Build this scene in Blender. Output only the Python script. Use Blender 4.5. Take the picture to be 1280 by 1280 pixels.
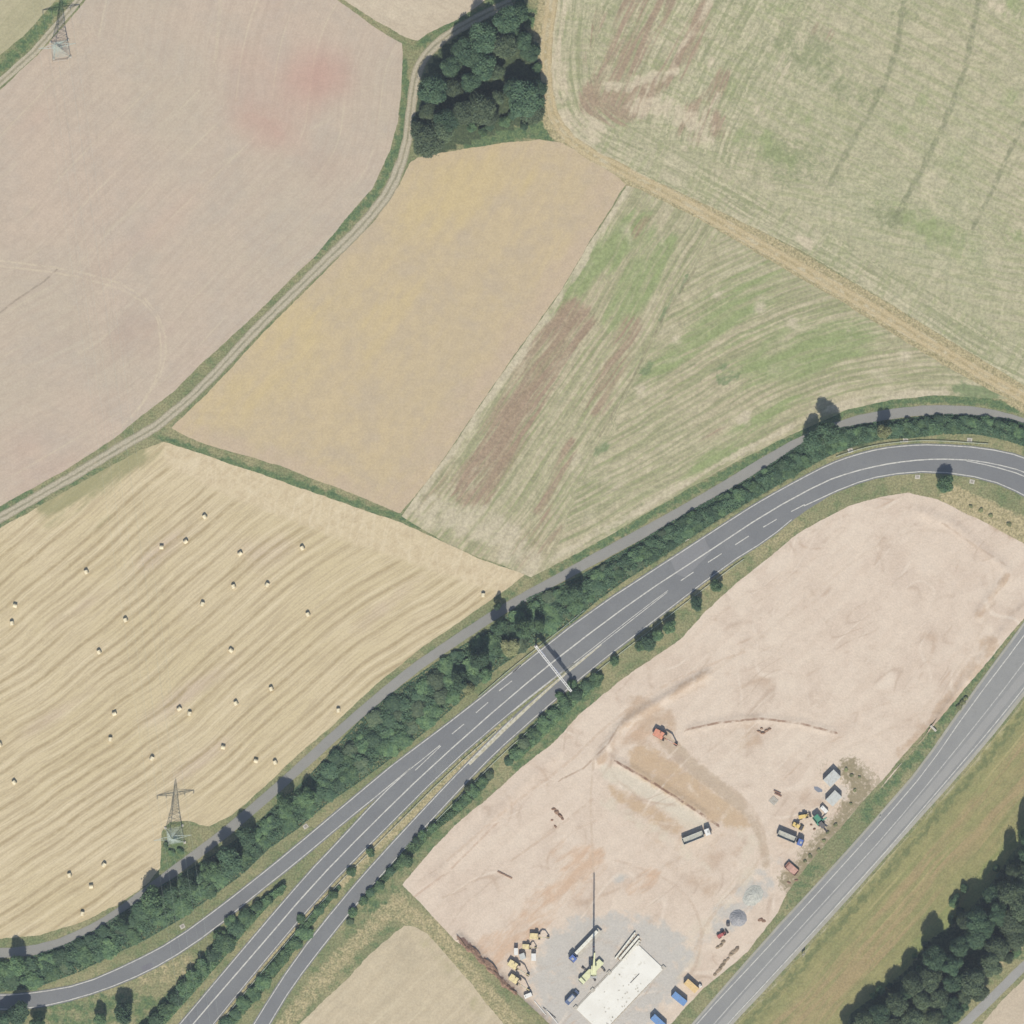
import bpy, bmesh, math, random
import numpy as np
from mathutils import Vector, Matrix
from mathutils.geometry import delaunay_2d_cdt

for o in list(bpy.data.objects):
    bpy.data.objects.remove(o)
scn = bpy.context.scene
C = scn.collection
R = math.radians
rng = random.Random(7)
S = 0.3                                   # metres per map unit; map unit (0..1280), x east, y south

# ---------------------------------------------------------------- camera
cd = bpy.data.cameras.new('camera')
cam = bpy.data.objects.new('camera', cd)
C.objects.link(cam)
CAM_H = 2600.0
cam.location = (0, 0, CAM_H)
cd.sensor_width = 36
cd.lens = 36 * CAM_H / (1280 * S)
cd.clip_start = 50
cd.clip_end = 9000
scn.camera = cam

# ---------------------------------------------------------------- world, sun, exposure
SUN_EL, SUN_AZ = R(52), R(180.5)          # azimuth clockwise from north
w = bpy.data.worlds.new('World')
scn.world = w
w.use_nodes = True
nt = w.node_tree
bg = nt.nodes['Background']
sky = nt.nodes.new('ShaderNodeTexSky')
sky.sky_type = 'NISHITA'
sky.sun_disc = False
sky.sun_elevation = SUN_EL
sky.sun_rotation = SUN_AZ
sky.altitude = 200
sky.air_density = 1.0
sky.dust_density = 1.0
nt.links.new(sky.outputs[0], bg.inputs[0])
bg.inputs[1].default_value = 0.10
ld = bpy.data.lights.new('sun', 'SUN')
ld.energy = 4.2
ld.angle = R(0.5)
ld.color = (1.0, 0.96, 0.90)
sun = bpy.data.objects.new('sun', ld)
C.objects.link(sun)
dvec = Vector((math.sin(SUN_AZ) * math.cos(SUN_EL), math.cos(SUN_AZ) * math.cos(SUN_EL), math.sin(SUN_EL)))
sun.rotation_euler = dvec.to_track_quat('Z', 'Y').to_euler()
sun.location = (0, -200, 250)
vs = scn.view_settings
vs.view_transform = 'Standard'
vs.look = 'None'
vs.gamma = 1
vs.use_curve_mapping = False
vs.exposure = 0.40

# ---------------------------------------------------------------- basic helpers
KW = (1.55, 1.60, 1.75)                   # picture value of a white horizontal sheet under this light
def lin(c):
    c = c / 255.0
    return c / 12.92 if c <= 0.04045 else ((c + 0.055) / 1.055) ** 2.4
def col(r, g, b):                         # real base colour from the colour it shows in sunlight
    return (lin(r) / KW[0], lin(g) / KW[1], lin(b) / KW[2], 1)
def PX(x, y, z=0.0):
    return Vector(((x - 640) * S, (640 - y) * S, z))
def sstep(x, a, b):
    t = np.clip((x - a) / (b - a), 0, 1)
    return t * t * (3 - 2 * t)

def seg_dist(P, poly, extend=0.0):
    """signed distance (left of travel positive), |distance| and arc length to a polyline, map units"""
    poly = [np.array(p, float) for p in poly]
    if extend:
        a, b = poly[0], poly[1]
        poly[0] = a + (a - b) / np.linalg.norm(a - b) * extend
        a, b = poly[-1], poly[-2]
        poly[-1] = a + (a - b) / np.linalg.norm(a - b) * extend
    best = np.full(len(P), 1e9); sg = np.ones(len(P)); arc = np.zeros(len(P)); acc = 0
    for a, b in zip(poly[:-1], poly[1:]):
        d = b - a; L = np.linalg.norm(d)
        if L < 1e-6: continue
        t = np.clip(((P - a) @ d) / (L * L), 0, 1)
        q = a + t[:, None] * d
        r = P - q
        dist = np.hypot(r[:, 0], r[:, 1])
        cr = d[0] * (P[:, 1] - a[1]) - d[1] * (P[:, 0] - a[0])
        m = dist < best
        best[m] = dist[m]; sg[m] = np.where(cr[m] < 0, 1, -1); arc[m] = acc + t[m] * L
        acc += L
    return best * sg, best, arc
def cap(P, poly, wd, soft):
    return 1 - sstep(seg_dist(P, poly)[1], wd, wd + soft)
def blob(P, x, y, rx, ry=None, ang=0):
    ry = ry or rx
    a = R(ang); dx = P[:, 0] - x; dy = P[:, 1] - y
    u = dx * math.cos(a) - dy * math.sin(a); v = dx * math.sin(a) + dy * math.cos(a)
    return np.exp(-((u / rx) ** 2 + (v / ry) ** 2))
def inside(P, poly):
    x, y = P[:, 0], P[:, 1]; r = np.zeros(len(P), bool)
    n = len(poly); j = n - 1
    for i in range(n):
        xi, yi = poly[i]; xj, yj = poly[j]
        if yi != yj:
            c = ((yi > y) != (yj > y)) & (x < (xj - xi) * (y - yi) / (yj - yi) + xi)
            r ^= c
        j = i
    return r
def smooth(poly, closed=False, it=2):
    for _ in range(it):
        n = len(poly); out = []
        rngi = range(n if closed else n - 1)
        if not closed: out.append(poly[0])
        for i in rngi:
            a, b = poly[i], poly[(i + 1) % n]
            out.append((a[0] * .75 + b[0] * .25, a[1] * .75 + b[1] * .25))
            out.append((a[0] * .25 + b[0] * .75, a[1] * .25 + b[1] * .75))
        if not closed: out.append(poly[-1])
        poly = out
    return poly
def resample(poly, step, closed=False):
    pts = list(poly) + ([poly[0]] if closed else [])
    out = []
    for a, b in zip(pts[:-1], pts[1:]):
        L = math.hypot(b[0] - a[0], b[1] - a[1]); n = max(1, int(L / step))
        for k in range(n):
            t = k / n
            out.append((a[0] + (b[0] - a[0]) * t, a[1] + (b[1] - a[1]) * t))
    if not closed: out.append(pts[-1])
    return out
def vnoise(n, seed, octs=((40, 1.0), (12, .7), (4, .6), (1, .5))):
    rs = np.random.RandomState(seed); o = np.zeros(n)
    for per, amp in octs:
        k = max(3, int(n / per) + 2)
        o += amp * np.interp(np.linspace(0, k - 1, n), np.arange(k), rs.uniform(-1, 1, k))
    return o
def jitter(poly, amp, seed, step=2.5, closed=True):
    p = np.array(resample(poly, step, closed)); n = len(p)
    t = np.roll(p, -1, 0) - np.roll(p, 1, 0)
    t /= np.maximum(np.hypot(t[:, 0], t[:, 1]), 1e-6)[:, None]
    nn = np.stack([-t[:, 1], t[:, 0]], 1)
    return [tuple(q) for q in p + nn * (vnoise(n, seed) * amp)[:, None]]

def kind_tag(o, kind): o['kind'] = kind
def link_mesh(name, me, mats, parent=None):
    o = bpy.data.objects.new(name, me); C.objects.link(o)
    for m in (mats if isinstance(mats, (list, tuple)) else [mats]):
        if m.name not in [x.name for x in me.materials if x]: me.materials.append(m)
    if parent: o.parent = parent
    return o
def set_attr(me, name, arr):
    a = me.attributes.new(name, 'FLOAT', 'POINT'); a.data.foreach_set('value', np.asarray(arr, np.float32))

def sheet(name, poly, mat, z, step=9, attrs=None, zfun=None, parent=None, jit=1.0, seed=1, kind='structure', bstep=2.5):
    """a sheet of ground inside an outline (map units), filled with a regular lattice of vertices that carry attributes"""
    b = jitter(poly, jit, seed, bstep) if jit else resample(poly, step, True)
    B = np.array(b)
    x0, y0 = B.min(0); x1, y1 = B.max(0)
    gx, gy = np.meshgrid(np.arange(x0, x1, step), np.arange(y0, y1, step))
    gx = gx + (np.arange(gx.shape[0]) % 2)[:, None] * step * .5
    G = np.stack([gx.ravel(), gy.ravel()], 1)
    G = G[inside(G, b)]
    if len(G):
        coarse = resample(poly, step, True)
        G = G[seg_dist(G, coarse + [coarse[0]])[1] > step * .45 + jit]
    allp = np.concatenate([B, G]) if len(G) else B
    vs_, es, fs, *_ = delaunay_2d_cdt([Vector(p) for p in allp], [], [list(range(len(B)))], 1, 1e-4)
    P = np.array([(v.x, v.y) for v in vs_])
    Z = np.full(len(P), z) + (zfun(P) if zfun else 0)
    co = np.stack([(P[:, 0] - 640) * S, (640 - P[:, 1]) * S, Z], 1)
    me = bpy.data.meshes.new(name)
    me.from_pydata(co.tolist(), [], [tuple(reversed(f)) for f in fs])
    me.update()
    # faces up
    if len(me.polygons) and me.polygons[0].normal.z < 0: me.flip_normals()
    if attrs:
        for k, v in attrs(P).items(): set_attr(me, k, v)
    for p_ in me.polygons: p_.use_smooth = True
    o = link_mesh(name, me, mat, parent)
    if kind and not parent: o['kind'] = kind
    return o
def ribbon(name, line, width, mat, z, parent=None, kind='structure', wl=None, jit=0.0, seed=3, step=4, attrs=None):
    """a strip along a polyline, width in map units"""
    p = np.array(resample(line, step)); n = len(p)
    t = np.gradient(p, axis=0); t /= np.hypot(t[:, 0], t[:, 1])[:, None]
    nn = np.stack([-t[:, 1], t[:, 0]], 1)
    wl_ = np.full(n, width / 2.0) if wl is None else np.interp(np.linspace(0, 1, n), np.linspace(0, 1, len(wl)), wl) / 2
    a = p + nn * (wl_ + (vnoise(n, seed) * jit if jit else 0))[:, None]
    b = p - nn * (wl_ + (vnoise(n, seed + 1) * jit if jit else 0))[:, None]
    rows = [a, p, b]
    co = []; 
    for r_ in rows: co += [((q[0] - 640) * S, (640 - q[1]) * S, z) for q in r_]
    fs = []
    for k in range(2):
        for i in range(n - 1):
            fs.append((k * n + i, k * n + i + 1, (k + 1) * n + i + 1, (k + 1) * n + i))
    me = bpy.data.meshes.new(name); me.from_pydata(co, [], fs); me.update()
    if me.polygons[0].normal.z < 0: me.flip_normals()
    L = np.concatenate([[0], np.cumsum(np.hypot(*np.diff(p, axis=0).T))]) * S
    set_attr(me, 'u', np.concatenate([wl_ * S, 0 * wl_, -wl_ * S])); set_attr(me, 'v', np.concatenate([L, L, L]))
    if attrs:
        for k, v in attrs(np.concatenate(rows)).items(): set_attr(me, k, v)
    o = link_mesh(name, me, mat, parent)
    if kind and not parent: o['kind'] = kind
    return o

# ---------------------------------------------------------------- shader helper
class MatB:
    def __init__(s, name):
        s.m = bpy.data.materials.new(name); s.m.use_nodes = True
        s.t = s.m.node_tree; s.bsdf = s.t.nodes['Principled BSDF']
        s._pos = None; s._memo = {}
    def _in(s, sock, v):
        if v is None: return
        if isinstance(v, bpy.types.NodeSocket): s.t.links.new(v, sock)
        else:
            try: sock.default_value = v
            except Exception: sock.default_value = v[:3]
    def pos(s):
        if s._pos is None: s._pos = s.t.nodes.new('ShaderNodeNewGeometry').outputs['Position']
        return s._pos
    def obj(s): return s.t.nodes.new('ShaderNodeTexCoord').outputs['Object']
    def attr(s, n):
        a = s.t.nodes.new('ShaderNodeAttribute'); a.attribute_name = n; return a.outputs['Fac']
    def math(s, op, a, b=None, c=None):
        n = s.t.nodes.new('ShaderNodeMath'); n.operation = op
        s._in(n.inputs[0], a); s._in(n.inputs[1], b); s._in(n.inputs[2], c); return n.outputs[0]
    def mul(s, a, b): return s.math('MULTIPLY', a, b)
    def add(s, a, b): return s.math('ADD', a, b)
    def sub(s, a, b): return s.math('SUBTRACT', a, b)
    def vec(s, x, y, z=0.0):
        n = s.t.nodes.new('ShaderNodeCombineXYZ')
        for i, v in enumerate((x, y, z)): s._in(n.inputs[i], v)
        return n.outputs[0]
    def sep(s, v):
        n = s.t.nodes.new('ShaderNodeSeparateXYZ'); s._in(n.inputs[0], v); return n.outputs
    def noise(s, v, scale, detail=4, rough=.55, dist=0.0):
        key = (v.as_pointer(), scale, detail, rough, dist)
        if key in s._memo: return s._memo[key]
        n = s.t.nodes.new('ShaderNodeTexNoise'); s._in(n.inputs['Vector'], v); s._memo[key] = n.outputs[0]
        n.inputs['Scale'].default_value = scale
        n.inputs['Detail'].default_value = max(1.0, min(detail, math.log2(1.9 / scale) if scale < 1.9 else 0))
        n.inputs['Roughness'].default_value = rough; n.inputs['Distortion'].default_value = dist
        return n.outputs[0]
    def ss(s, x, a, b, lo=0.0, hi=1.0):
        n = s.t.nodes.new('ShaderNodeMapRange'); n.interpolation_type = 'SMOOTHSTEP'
        s._in(n.inputs[0], x); n.inputs[1].default_value = a; n.inputs[2].default_value = b
        n.inputs[3].default_value = lo; n.inputs[4].default_value = hi; return n.outputs[0]
    def mix(s, f, a, b):
        n = s.t.nodes.new('ShaderNodeMix'); n.data_type = 'RGBA'
        s._in(n.inputs[0], f); s._in(n.inputs[6], a); s._in(n.inputs[7], b); return n.outputs[2]
    def scale(s, c, f):
        n = s.t.nodes.new('ShaderNodeMix'); n.data_type = 'RGBA'; n.blend_type = 'MULTIPLY'
        n.inputs[0].default_value = 1; s._in(n.inputs[6], c)
        cc = s.t.nodes.new('ShaderNodeCombineColor')
        for i in range(3): s._in(cc.inputs[i], f)
        s.t.links.new(cc.outputs[0], n.inputs[7]); return n.outputs[2]
    def done(s, color, rough=.9, bump=None, bs=.3, bd=.1, spec=.25, metal=0):
        s._in(s.bsdf.inputs['Base Color'], color); s._in(s.bsdf.inputs['Roughness'], rough)
        s.bsdf.inputs['Specular IOR Level'].default_value = spec
        s.bsdf.inputs['Metallic'].default_value = metal
        if bump is not None:
            n = s.t.nodes.new('ShaderNodeBump'); n.inputs['Strength'].default_value = bs
            n.inputs['Distance'].default_value = bd; s._in(n.inputs['Height'], bump)
            s.t.links.new(n.outputs[0], s.bsdf.inputs['Normal'])
        return s.m

def field_mat(name, base, alt, streak, s_amt=.5, s_freq=.9, s_len=.06, layers=(), lines=(), fine=.12, patch=None, p_amt=.5,
              p_scale=.12, rows=None, tram=None, bump=.25, grain_s=1.3, stripe2=None, marks=(), smask=False):
    b = MatB(name); p = b.pos(); u = b.attr('u'); v = b.attr('v')
    big = b.noise(p, .014, 5, .6)
    c = b.mix(b.ss(big, .36, .64), base, alt)
    if patch is not None:
        c = b.mix(b.mul(b.ss(b.noise(p, p_scale, 6, .68), .42, .66), p_amt), c, patch)
    wob = b.mul(b.sub(b.noise(p, .05, 3), .5), 3.0)
    uu = b.add(u, wob)
    st = b.noise(b.vec(uu, b.mul(v, s_len), 0.0), s_freq, 4, .65)
    sm = b.attr('sm') if smask else None
    sa = b.mul(b.ss(st, .40, .66), s_amt)
    c = b.mix(b.mul(sa, sm) if smask else sa, c, streak)
    if stripe2:                          # second set of stripes: (colour, amount, freq, len)
        s2 = b.noise(b.vec(b.mul(uu, stripe2[3]), v, 4.0), stripe2[2], 4, .65)
        c = b.mix(b.mul(b.ss(s2, .44, .64), stripe2[1]), c, stripe2[0])
    if rows:                              # (period, width, colour, amount)
        wob2 = b.mul(b.sub(b.noise(b.vec(u, b.mul(v, .5), 0.0), .03, 3), .5), rows[4] if len(rows) > 4 else 6.0)
        wob3 = b.mul(b.sub(b.noise(b.vec(b.mul(u, .4), v, 7.0), .22, 3, .6), .5), 1.3)
        ur = b.add(b.add(u, wob2), wob3)
        ph = b.math('PINGPONG', ur, rows[0] / 2)
        band = b.ss(ph, rows[1] * .5, rows[1] * 1.3, 1, 0)
        br = b.ss(b.noise(b.vec(b.mul(ur, .45), b.mul(v, .035), 2.0), .55, 4, .65), .36, .60)
        fl = b.ss(b.noise(p, .9, 4, .7), .25, .6)
        ra = b.mul(b.mul(b.mul(band, br), fl), rows[3])
        c = b.mix(b.mul(ra, sm) if smask else ra, c, rows[2])
    if tram:                              # (period, width, colour, amount, offset)
        ph = b.math('PINGPONG', b.add(u, tram[4]), tram[0] / 2)
        br = b.ss(b.noise(b.vec(b.mul(u, .3), b.mul(v, .08), 3.0), .3, 4, .6), .42, .62)
        c = b.mix(b.mul(b.mul(b.ss(ph, tram[1] * .3, tram[1] * .9, 1, 0), br), tram[3]), c, tram[2])
    for (an, lc, amt, nlo, nhi, ns, stretch, *na) in layers:
        m = b.attr(an)
        nz = b.noise(b.vec(b.mul(uu, 1.0), b.mul(v, stretch), 5.0), ns, 6, .68)
        m2 = b.ss(b.add(m, b.mul(b.sub(nz, .5), na[0] if na else 2.6)), nlo, nhi + .15)
        m3 = b.mul(b.mul(m2, amt), b.ss(b.add(m, b.mul(b.sub(big, .5), .5)), .02, .55))
        c = b.mix(m3, c, lc)
    for (mc, mamt, msc, mw, seed) in marks:    # wandering wheel marks: thin level lines of a smooth noise, in pairs
        nz = b.noise(b.vec(b.mul(uu, 1.0), b.mul(v, .45), seed), msc, 1.0, .4)
        nz = b.math('PINGPONG', nz, .045)
        ln = b.ss(nz, 0, mw, 1, 0)
        br = b.ss(b.noise(p, .06, 4, .65), .46, .66)
        c = b.mix(b.mul(b.mul(ln, br), mamt), c, mc)
    for (an, wd, lc, amt) in lines:
        d = b.add(b.attr(an), b.mul(b.sub(b.noise(p, .35, 4, .7), .5), wd * .9))
        ln = b.ss(b.math('ABSOLUTE', d), wd * .35, wd, 1, 0)
        br = b.ss(b.noise(p, .3, 4, .7), .3, .6)
        c = b.mix(b.mul(b.mul(ln, br), amt), c, lc)
    g1 = b.noise(p, grain_s, 4, .75); g2 = b.noise(p, .28, 5, .7)
    f = b.add(b.ss(g1, .25, .75, 1 - fine, 1 + fine), b.ss(g2, .3, .7, -fine * .6, fine * .6))
    c = b.scale(c, f)
    hb = b.add(g1, b.mul(st, .6))
    return b.done(c, .95, hb, bump, .12, spec=.12)
# ================================================================ lines of the plan (map units)
TRACK = smooth([(-160, 735), (0, 648), (100, 590), (155, 557), (190, 537), (207, 524), (250, 488), (320, 411), (412, 322), (455, 280), (490, 235),
         (508, 185), (513, 140), (518, 100), (527, 75), (548, 52), (585, 28), (640, 2)], it=1)
PATH = smooth([(-160, 1190), (0, 1193), (62, 1185), (107, 1166), (142, 1147), (212, 1093), (250, 1065), (295, 1030), (377, 958), (432, 907), (492, 856),
        (532, 825), (600, 780), (640, 755), (685, 730), (765, 687), (852, 640), (915, 602), (960, 575), (1000, 552), (1060, 528), (1115, 517),
        (1167, 512), (1230, 515), (1280, 528), (1440, 590)], it=1)
R1L = [(120, 1400), (222, 1281), (318, 1167), (386, 1088), (414, 1059), (474, 994), (510, 961), (560, 918), (610, 872), (640, 839), (735, 764), (847, 691),
       (930, 637), (960, 619), (1000, 597), (1035, 579), (1065, 568), (1100, 559), (1135, 555), (1167, 554), (1230, 558), (1280, 569), (1440, 632)]
R1R = [(165, 1410), (268, 1281), (322, 1214), (404, 1117), (472, 1048), (559, 961), (642, 889), (707, 838), (752, 805), (835, 742), (910, 690), (1006, 634),
       (1062, 608), (1106, 595), (1167, 590), (1234, 600), (1280, 620), (1420, 700)]
R2L = [(-160, 1240), (0, 1243), (47, 1239), (102, 1229), (162, 1203), (217, 1174), (277, 1130), (320, 1096), (362, 1062), (432, 1003), (487, 957), (584, 884), (650, 830)]
R2R = [(-160, 1258), (0, 1264), (47, 1261), (100, 1249), (157, 1229), (210, 1203), (265, 1166), (320, 1120), (372, 1079), (435, 1026), (475, 994), (515, 961), (590, 895), (655, 835)]
R3L = [(250, 1390), (318, 1275), (368, 1197), (425, 1125), (473, 1070), (538, 1000), (579, 957), (640, 896), (700, 846), (752, 802), (835, 738), (930, 672), (1006, 628)]
R3R = [(270, 1400), (338, 1281), (367, 1233), (417, 1168), (462, 1113), (522, 1046), (600, 962), (643, 921), (738, 839), (803, 789), (908, 708), (963, 674), (1000, 643), (1040, 618)]
R4L = [(760, 1400), (864, 1280), (960, 1170), (1037, 1087), (1110, 1005), (1148, 961), (1210, 872), (1280, 778), (1400, 610)]
R4R = [(810, 1405), (915, 1281), (961, 1233), (1062, 1122), (1124, 1052), (1207, 960), (1242, 918), (1280, 870), (1420, 690)]
T2 = smooth([(700, -160), (690, 0), (682, 55), (683, 110), (694, 152), (722, 184), (790, 220), (865, 258), (960, 312), (1080, 380), (1200, 452), (1285, 500), (1440, 590)], it=1)
def mid(a, b):                            # centre line of two edges
    ra = np.array(a); out = []
    for q in a:
        d, ad, s_ = seg_dist(np.array([q], float), b)
        out.append(q)
    return out

# ================================================================ materials of the setting
GRASS_L = col(92, 118, 84); GRASS_Y = col(150, 149, 108); GRASS_D = col(70, 92, 70)
def ground_mat():
    b = MatB('verge_grass'); p = b.pos()
    c = b.mix(b.ss(b.noise(p, .035, 5, .65), .38, .62), col(134, 138, 102), col(156, 152, 116))
    c = b.mix(b.mul(b.ss(b.noise(p, .22, 6, .7), .45, .65), .6), c, col(106, 126, 86))
    lush = b.ss(b.add(b.attr('lush'), b.mul(b.sub(b.noise(p, .22, 6, .7), .5), 2.4)), .25, 1.0)
    c = b.mix(lush, c, b.mix(b.ss(b.noise(p, .5, 5, .7), .4, .65), col(112, 130, 90), col(88, 112, 80)))
    dry = b.ss(b.add(b.attr('dry'), b.mul(b.sub(b.noise(p, .35, 6, .7), .5), 1.0)), .30, .75)
    c = b.mix(dry, c, b.mix(b.ss(b.noise(p, .6, 5, .7), .4, .65), col(186, 174, 138), col(160, 152, 116)))
    wood = b.ss(b.add(b.attr('wood'), b.mul(b.sub(b.noise(p, .3, 6, .7), .5), .8)), .3, .7)
    c = b.mix(wood, c, b.mix(b.ss(b.noise(p, .8, 5, .7), .4, .65), col(76, 90, 66), col(92, 104, 76)))
    g = b.noise(p, 1.4, 5, .75)
    c = b.scale(c, b.ss(g, .25, .75, .74, 1.24))
    return b.done(c, .95, g, .5, .2, spec=.12)
def ground_attrs(P):
    lush = np.maximum.reduce([
        cap(P, [(85, -5), (40, 48), (0, 86), (-90, 160)], 4, 5),
        cap(P, [(205, 548), (230, 556), (262, 570), (320, 589), (360, 600), (400, 615), (500, 648), (560, 672), (640, 708)], 3, 4),
        cap(P, [(506, 75), (508, 120), (504, 165), (488, 205), (470, 240), (440, 270), (395, 318)], 4, 4),
        cap(P, [(530, 52), (555, 38), (600, 14), (630, -5)], 5, 5),
        cap(P, [(590, 180), (640, 168), (680, 160), (696, 168)], 9, 6),
        cap(P, [(715, 183), (760, 206), (800, 226)], 3, 3) * .9,
        cap(P, [(660, 12), (672, 40)], 8, 10) * .6,
        cap(P, [(-20, 650), (40, 612)], 4, 4) * .9, cap(P, [(-20, 668), (0, 655), (70, 612), (120, 588)], 3, 4) * .8,
        cap(P, [(690, 714), (800, 652), (860, 618), (930, 580), (1000, 540), (1060, 513), (1115, 503), (1167, 499), (1240, 503), (1300, 516)], 4, 4),
        cap(P, [(560, 800), (620, 765), (650, 738)], 4, 5) * .5,
        cap(P, [(1275, 765), (1245, 808), (1215, 850), (1170, 915), (1125, 968), (1080, 1020)], 4, 6) * .85,
        cap(P, [(1020, 1085), (985, 1130)], 5, 6) * .55,
        cap(P, [(735, 870), (690, 912), (650, 950)], 10, 12) * .8, cap(P, [(600, 990), (560, 1030), (520, 1075), (450, 1150)], 8, 10) * .6,
        cap(P, [(60, 1272), (120, 1262), (180, 1260)], 14, 12) * .75,
        cap(P, [(405, 1240), (440, 1205), (480, 1165), (505, 1140)], 5, 6) * .3,
        cap(P, [(220, 1060), (210, 1075)], 10, 10) * .9,
        cap(P, [(1280, 1190), (1240, 1200), (1200, 1240), (1180, 1275)], 7, 6) * .6,
        cap(P, PATH, 22, 14) * cap(P, [(0, 1225), (150, 1165), (300, 1075), (470, 930), (600, 820), (740, 735)], 14, 10) * .6])
    dry = np.maximum.reduce([
        cap(P, T2, 14, 6),
        cap(P, [(560, 950), (600, 915), (640, 882), (700, 840)], 5, 5) * .5,
        cap(P, [(640, 905), (585, 952), (520, 1015), (470, 1058), (420, 1110), (330, 1200), (270, 1280)], 5, 5) * .75,
        cap(P, [(55, 70), (45, 80)], 8, 8) * .5,
        cap(P, [(1190, 622), (1230, 640), (1290, 668)], 12, 10) * .8,
        cap(P, [(820, 765), (850, 750), (900, 715)], 8, 8) * .5, cap(P, [(950, 690), (1000, 655)], 5, 5) * .5,
        cap(P, [(1230, 1215), (1285, 1172)], 4, 5) * .9, cap(P, [(1165, 1290), (1205, 1240)], 4, 5) * .8,
        cap(P, [(505, 1140), (545, 1165), (600, 1235), (640, 1280)], 10, 8) * .6, cap(P, [(350, 1290), (400, 1225), (450, 1175), (500, 1125)], 9, 8) * .6,
        cap(P, [(180, 1215), (230, 1210)], 14, 12) * .5,
        cap(P, [(500, 648), (580, 690), (640, 715)], 6, 5) * .35])
    wood = np.maximum.reduce([inside(P, COPSE).astype(float), inside(P, WOOD).astype(float),
        cap(P, [(0, 1225), (60, 1215), (150, 1165), (220, 1120), (300, 1075), (350, 1025), (400, 985), (470, 930), (540, 870), (600, 820), (660, 780), (740, 735),
                (820, 690), (880, 650), (960, 602), (1030, 560), (1100, 540)], 8, 8) * .7])
    return {'lush': lush, 'dry': dry, 'wood': wood}
COPSE = [(516, 195), (514, 150), (524, 105), (545, 65), (600, 25), (650, 5), (665, 60), (682, 100), (680, 150), (600, 172), (560, 190)]
WOOD = [(1060, 1300), (1065, 1262), (1110, 1238), (1140, 1205), (1165, 1170), (1205, 1150), (1235, 1115), (1262, 1075), (1300, 1040), (1440, 900), (1440, 1040), (1280, 1180), (1235, 1195), (1190, 1250), (1165, 1300)]

def make_ground():
    ax = np.concatenate([[-6000, -3000, -1500, -700], np.arange(-200, 1481, 6.0), [2000, 3000, 5000, 8000]])
    gx, gy = np.meshgrid(ax, ax); n = len(ax)
    P = np.stack([gx.ravel(), gy.ravel()], 1)
    co = np.stack([(P[:, 0] - 640) * S, (640 - P[:, 1]) * S, 0 * P[:, 0]], 1)
    i = np.arange(n * n).reshape(n, n)
    F = np.stack([i[:-1, :-1].ravel(), i[1:, :-1].ravel(), i[1:, 1:].ravel(), i[:-1, 1:].ravel()], 1)
    me = bpy.data.meshes.new('ground')
    me.vertices.add(len(co)); me.vertices.foreach_set('co', co.ravel())
    me.loops.add(F.size); me.loops.foreach_set('vertex_index', F.ravel())
    me.polygons.add(len(F)); me.polygons.foreach_set('loop_start', np.arange(0, F.size, 4)); me.polygons.foreach_set('loop_total', np.full(len(F), 4))
    me.update(); me.validate()
    if me.polygons[0].normal.z < 0: me.flip_normals()
    for k, v in ground_attrs(P).items(): set_attr(me, k, v)
    o = link_mesh('ground', me, ground_mat()); o['kind'] = 'structure'
    o['label'] = 'grassy ground showing as verges between fields and roads'
make_ground()
def rows_from(P, line, ext=900):
    d, a, s_ = seg_dist(P, line, ext); return d * S, s_ * S
def sd(P, line): return np.clip(seg_dist(P, line)[0] * S, -30, 30)
def fade_sd(P, line, lim=12):             # signed distance that runs off past the ends of the line
    d, a, s_ = seg_dist(P, line)
    q = np.array(line, float); L = np.hypot(*np.diff(q, axis=0).T).sum()
    beyond = (s_ <= 1e-6) | (s_ >= L - 1e-6)
    return np.where(beyond, np.where(a > 6, 30.0, d * S), np.clip(d * S, -30, 30))

# ---------------------------------------------------------------- the fields
NWF = [(-160, 260), (0, 112), (45, 70), (108, 0), (200, -160), (360, -160), (420, -2), (465, 32), (503, 54), (504, 68), (502, 110), (497, 155), (486, 190), (466, 235),
       (436, 270), (395, 320), (317, 395), (250, 456), (217, 490), (175, 520), (140, 549), (82, 587), (0, 632), (-160, 715)]
def a_nw(P):
    u, v = rows_from(P, TRACK)
    red = blob(P, 405, 95, 48, 42, 20) + .45 * blob(P, 330, 130, 60, 60) + .45 * blob(P, 190, 420, 60, 34, 40) + .4 * blob(P, 20, 560, 60, 40) + .45 * blob(P, 45, 150, 60, 26, 35) + .4 * blob(P, 350, 0, 40, 60) + .45 * blob(P, 350, 170, 30, 90, 60) + .35 * blob(P, 220, 270, 120, 30, 42) + .4 * blob(P, 60, 600, 90, 22, 30) + .3 * blob(P, 130, 330, 100, 20, 42) + .35 * blob(P, 300, 70, 30, 50, 70)
    dusk = .8 * blob(P, 160, 420, 50, 26, 40) + .5 * blob(P, 400, 210, 60, 50) + .3 * blob(P, 60, 560, 80, 30, 20)
    l1 = [(-60, 322), (0, 326), (60, 333), (100, 340), (150, 354), (178, 370), (197, 392), (207, 420), (207, 445), (200, 470), (182, 500), (165, 520)]
    l2 = [(x - 6 * (i > 6), y + 6.5) for i, (x, y) in enumerate(l1)]
    return {'u': u, 'v': v, 'm1': red, 'm2': dusk, 'l1': sd(P, l1), 'l2': sd(P, l2), 'l3': sd(P, [(283, -80), (276, 0), (270, 72)]),
            'l4': fade_sd(P, [(72, 336), (55, 352), (20, 375), (0, 391), (-60, 425)])}
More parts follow.
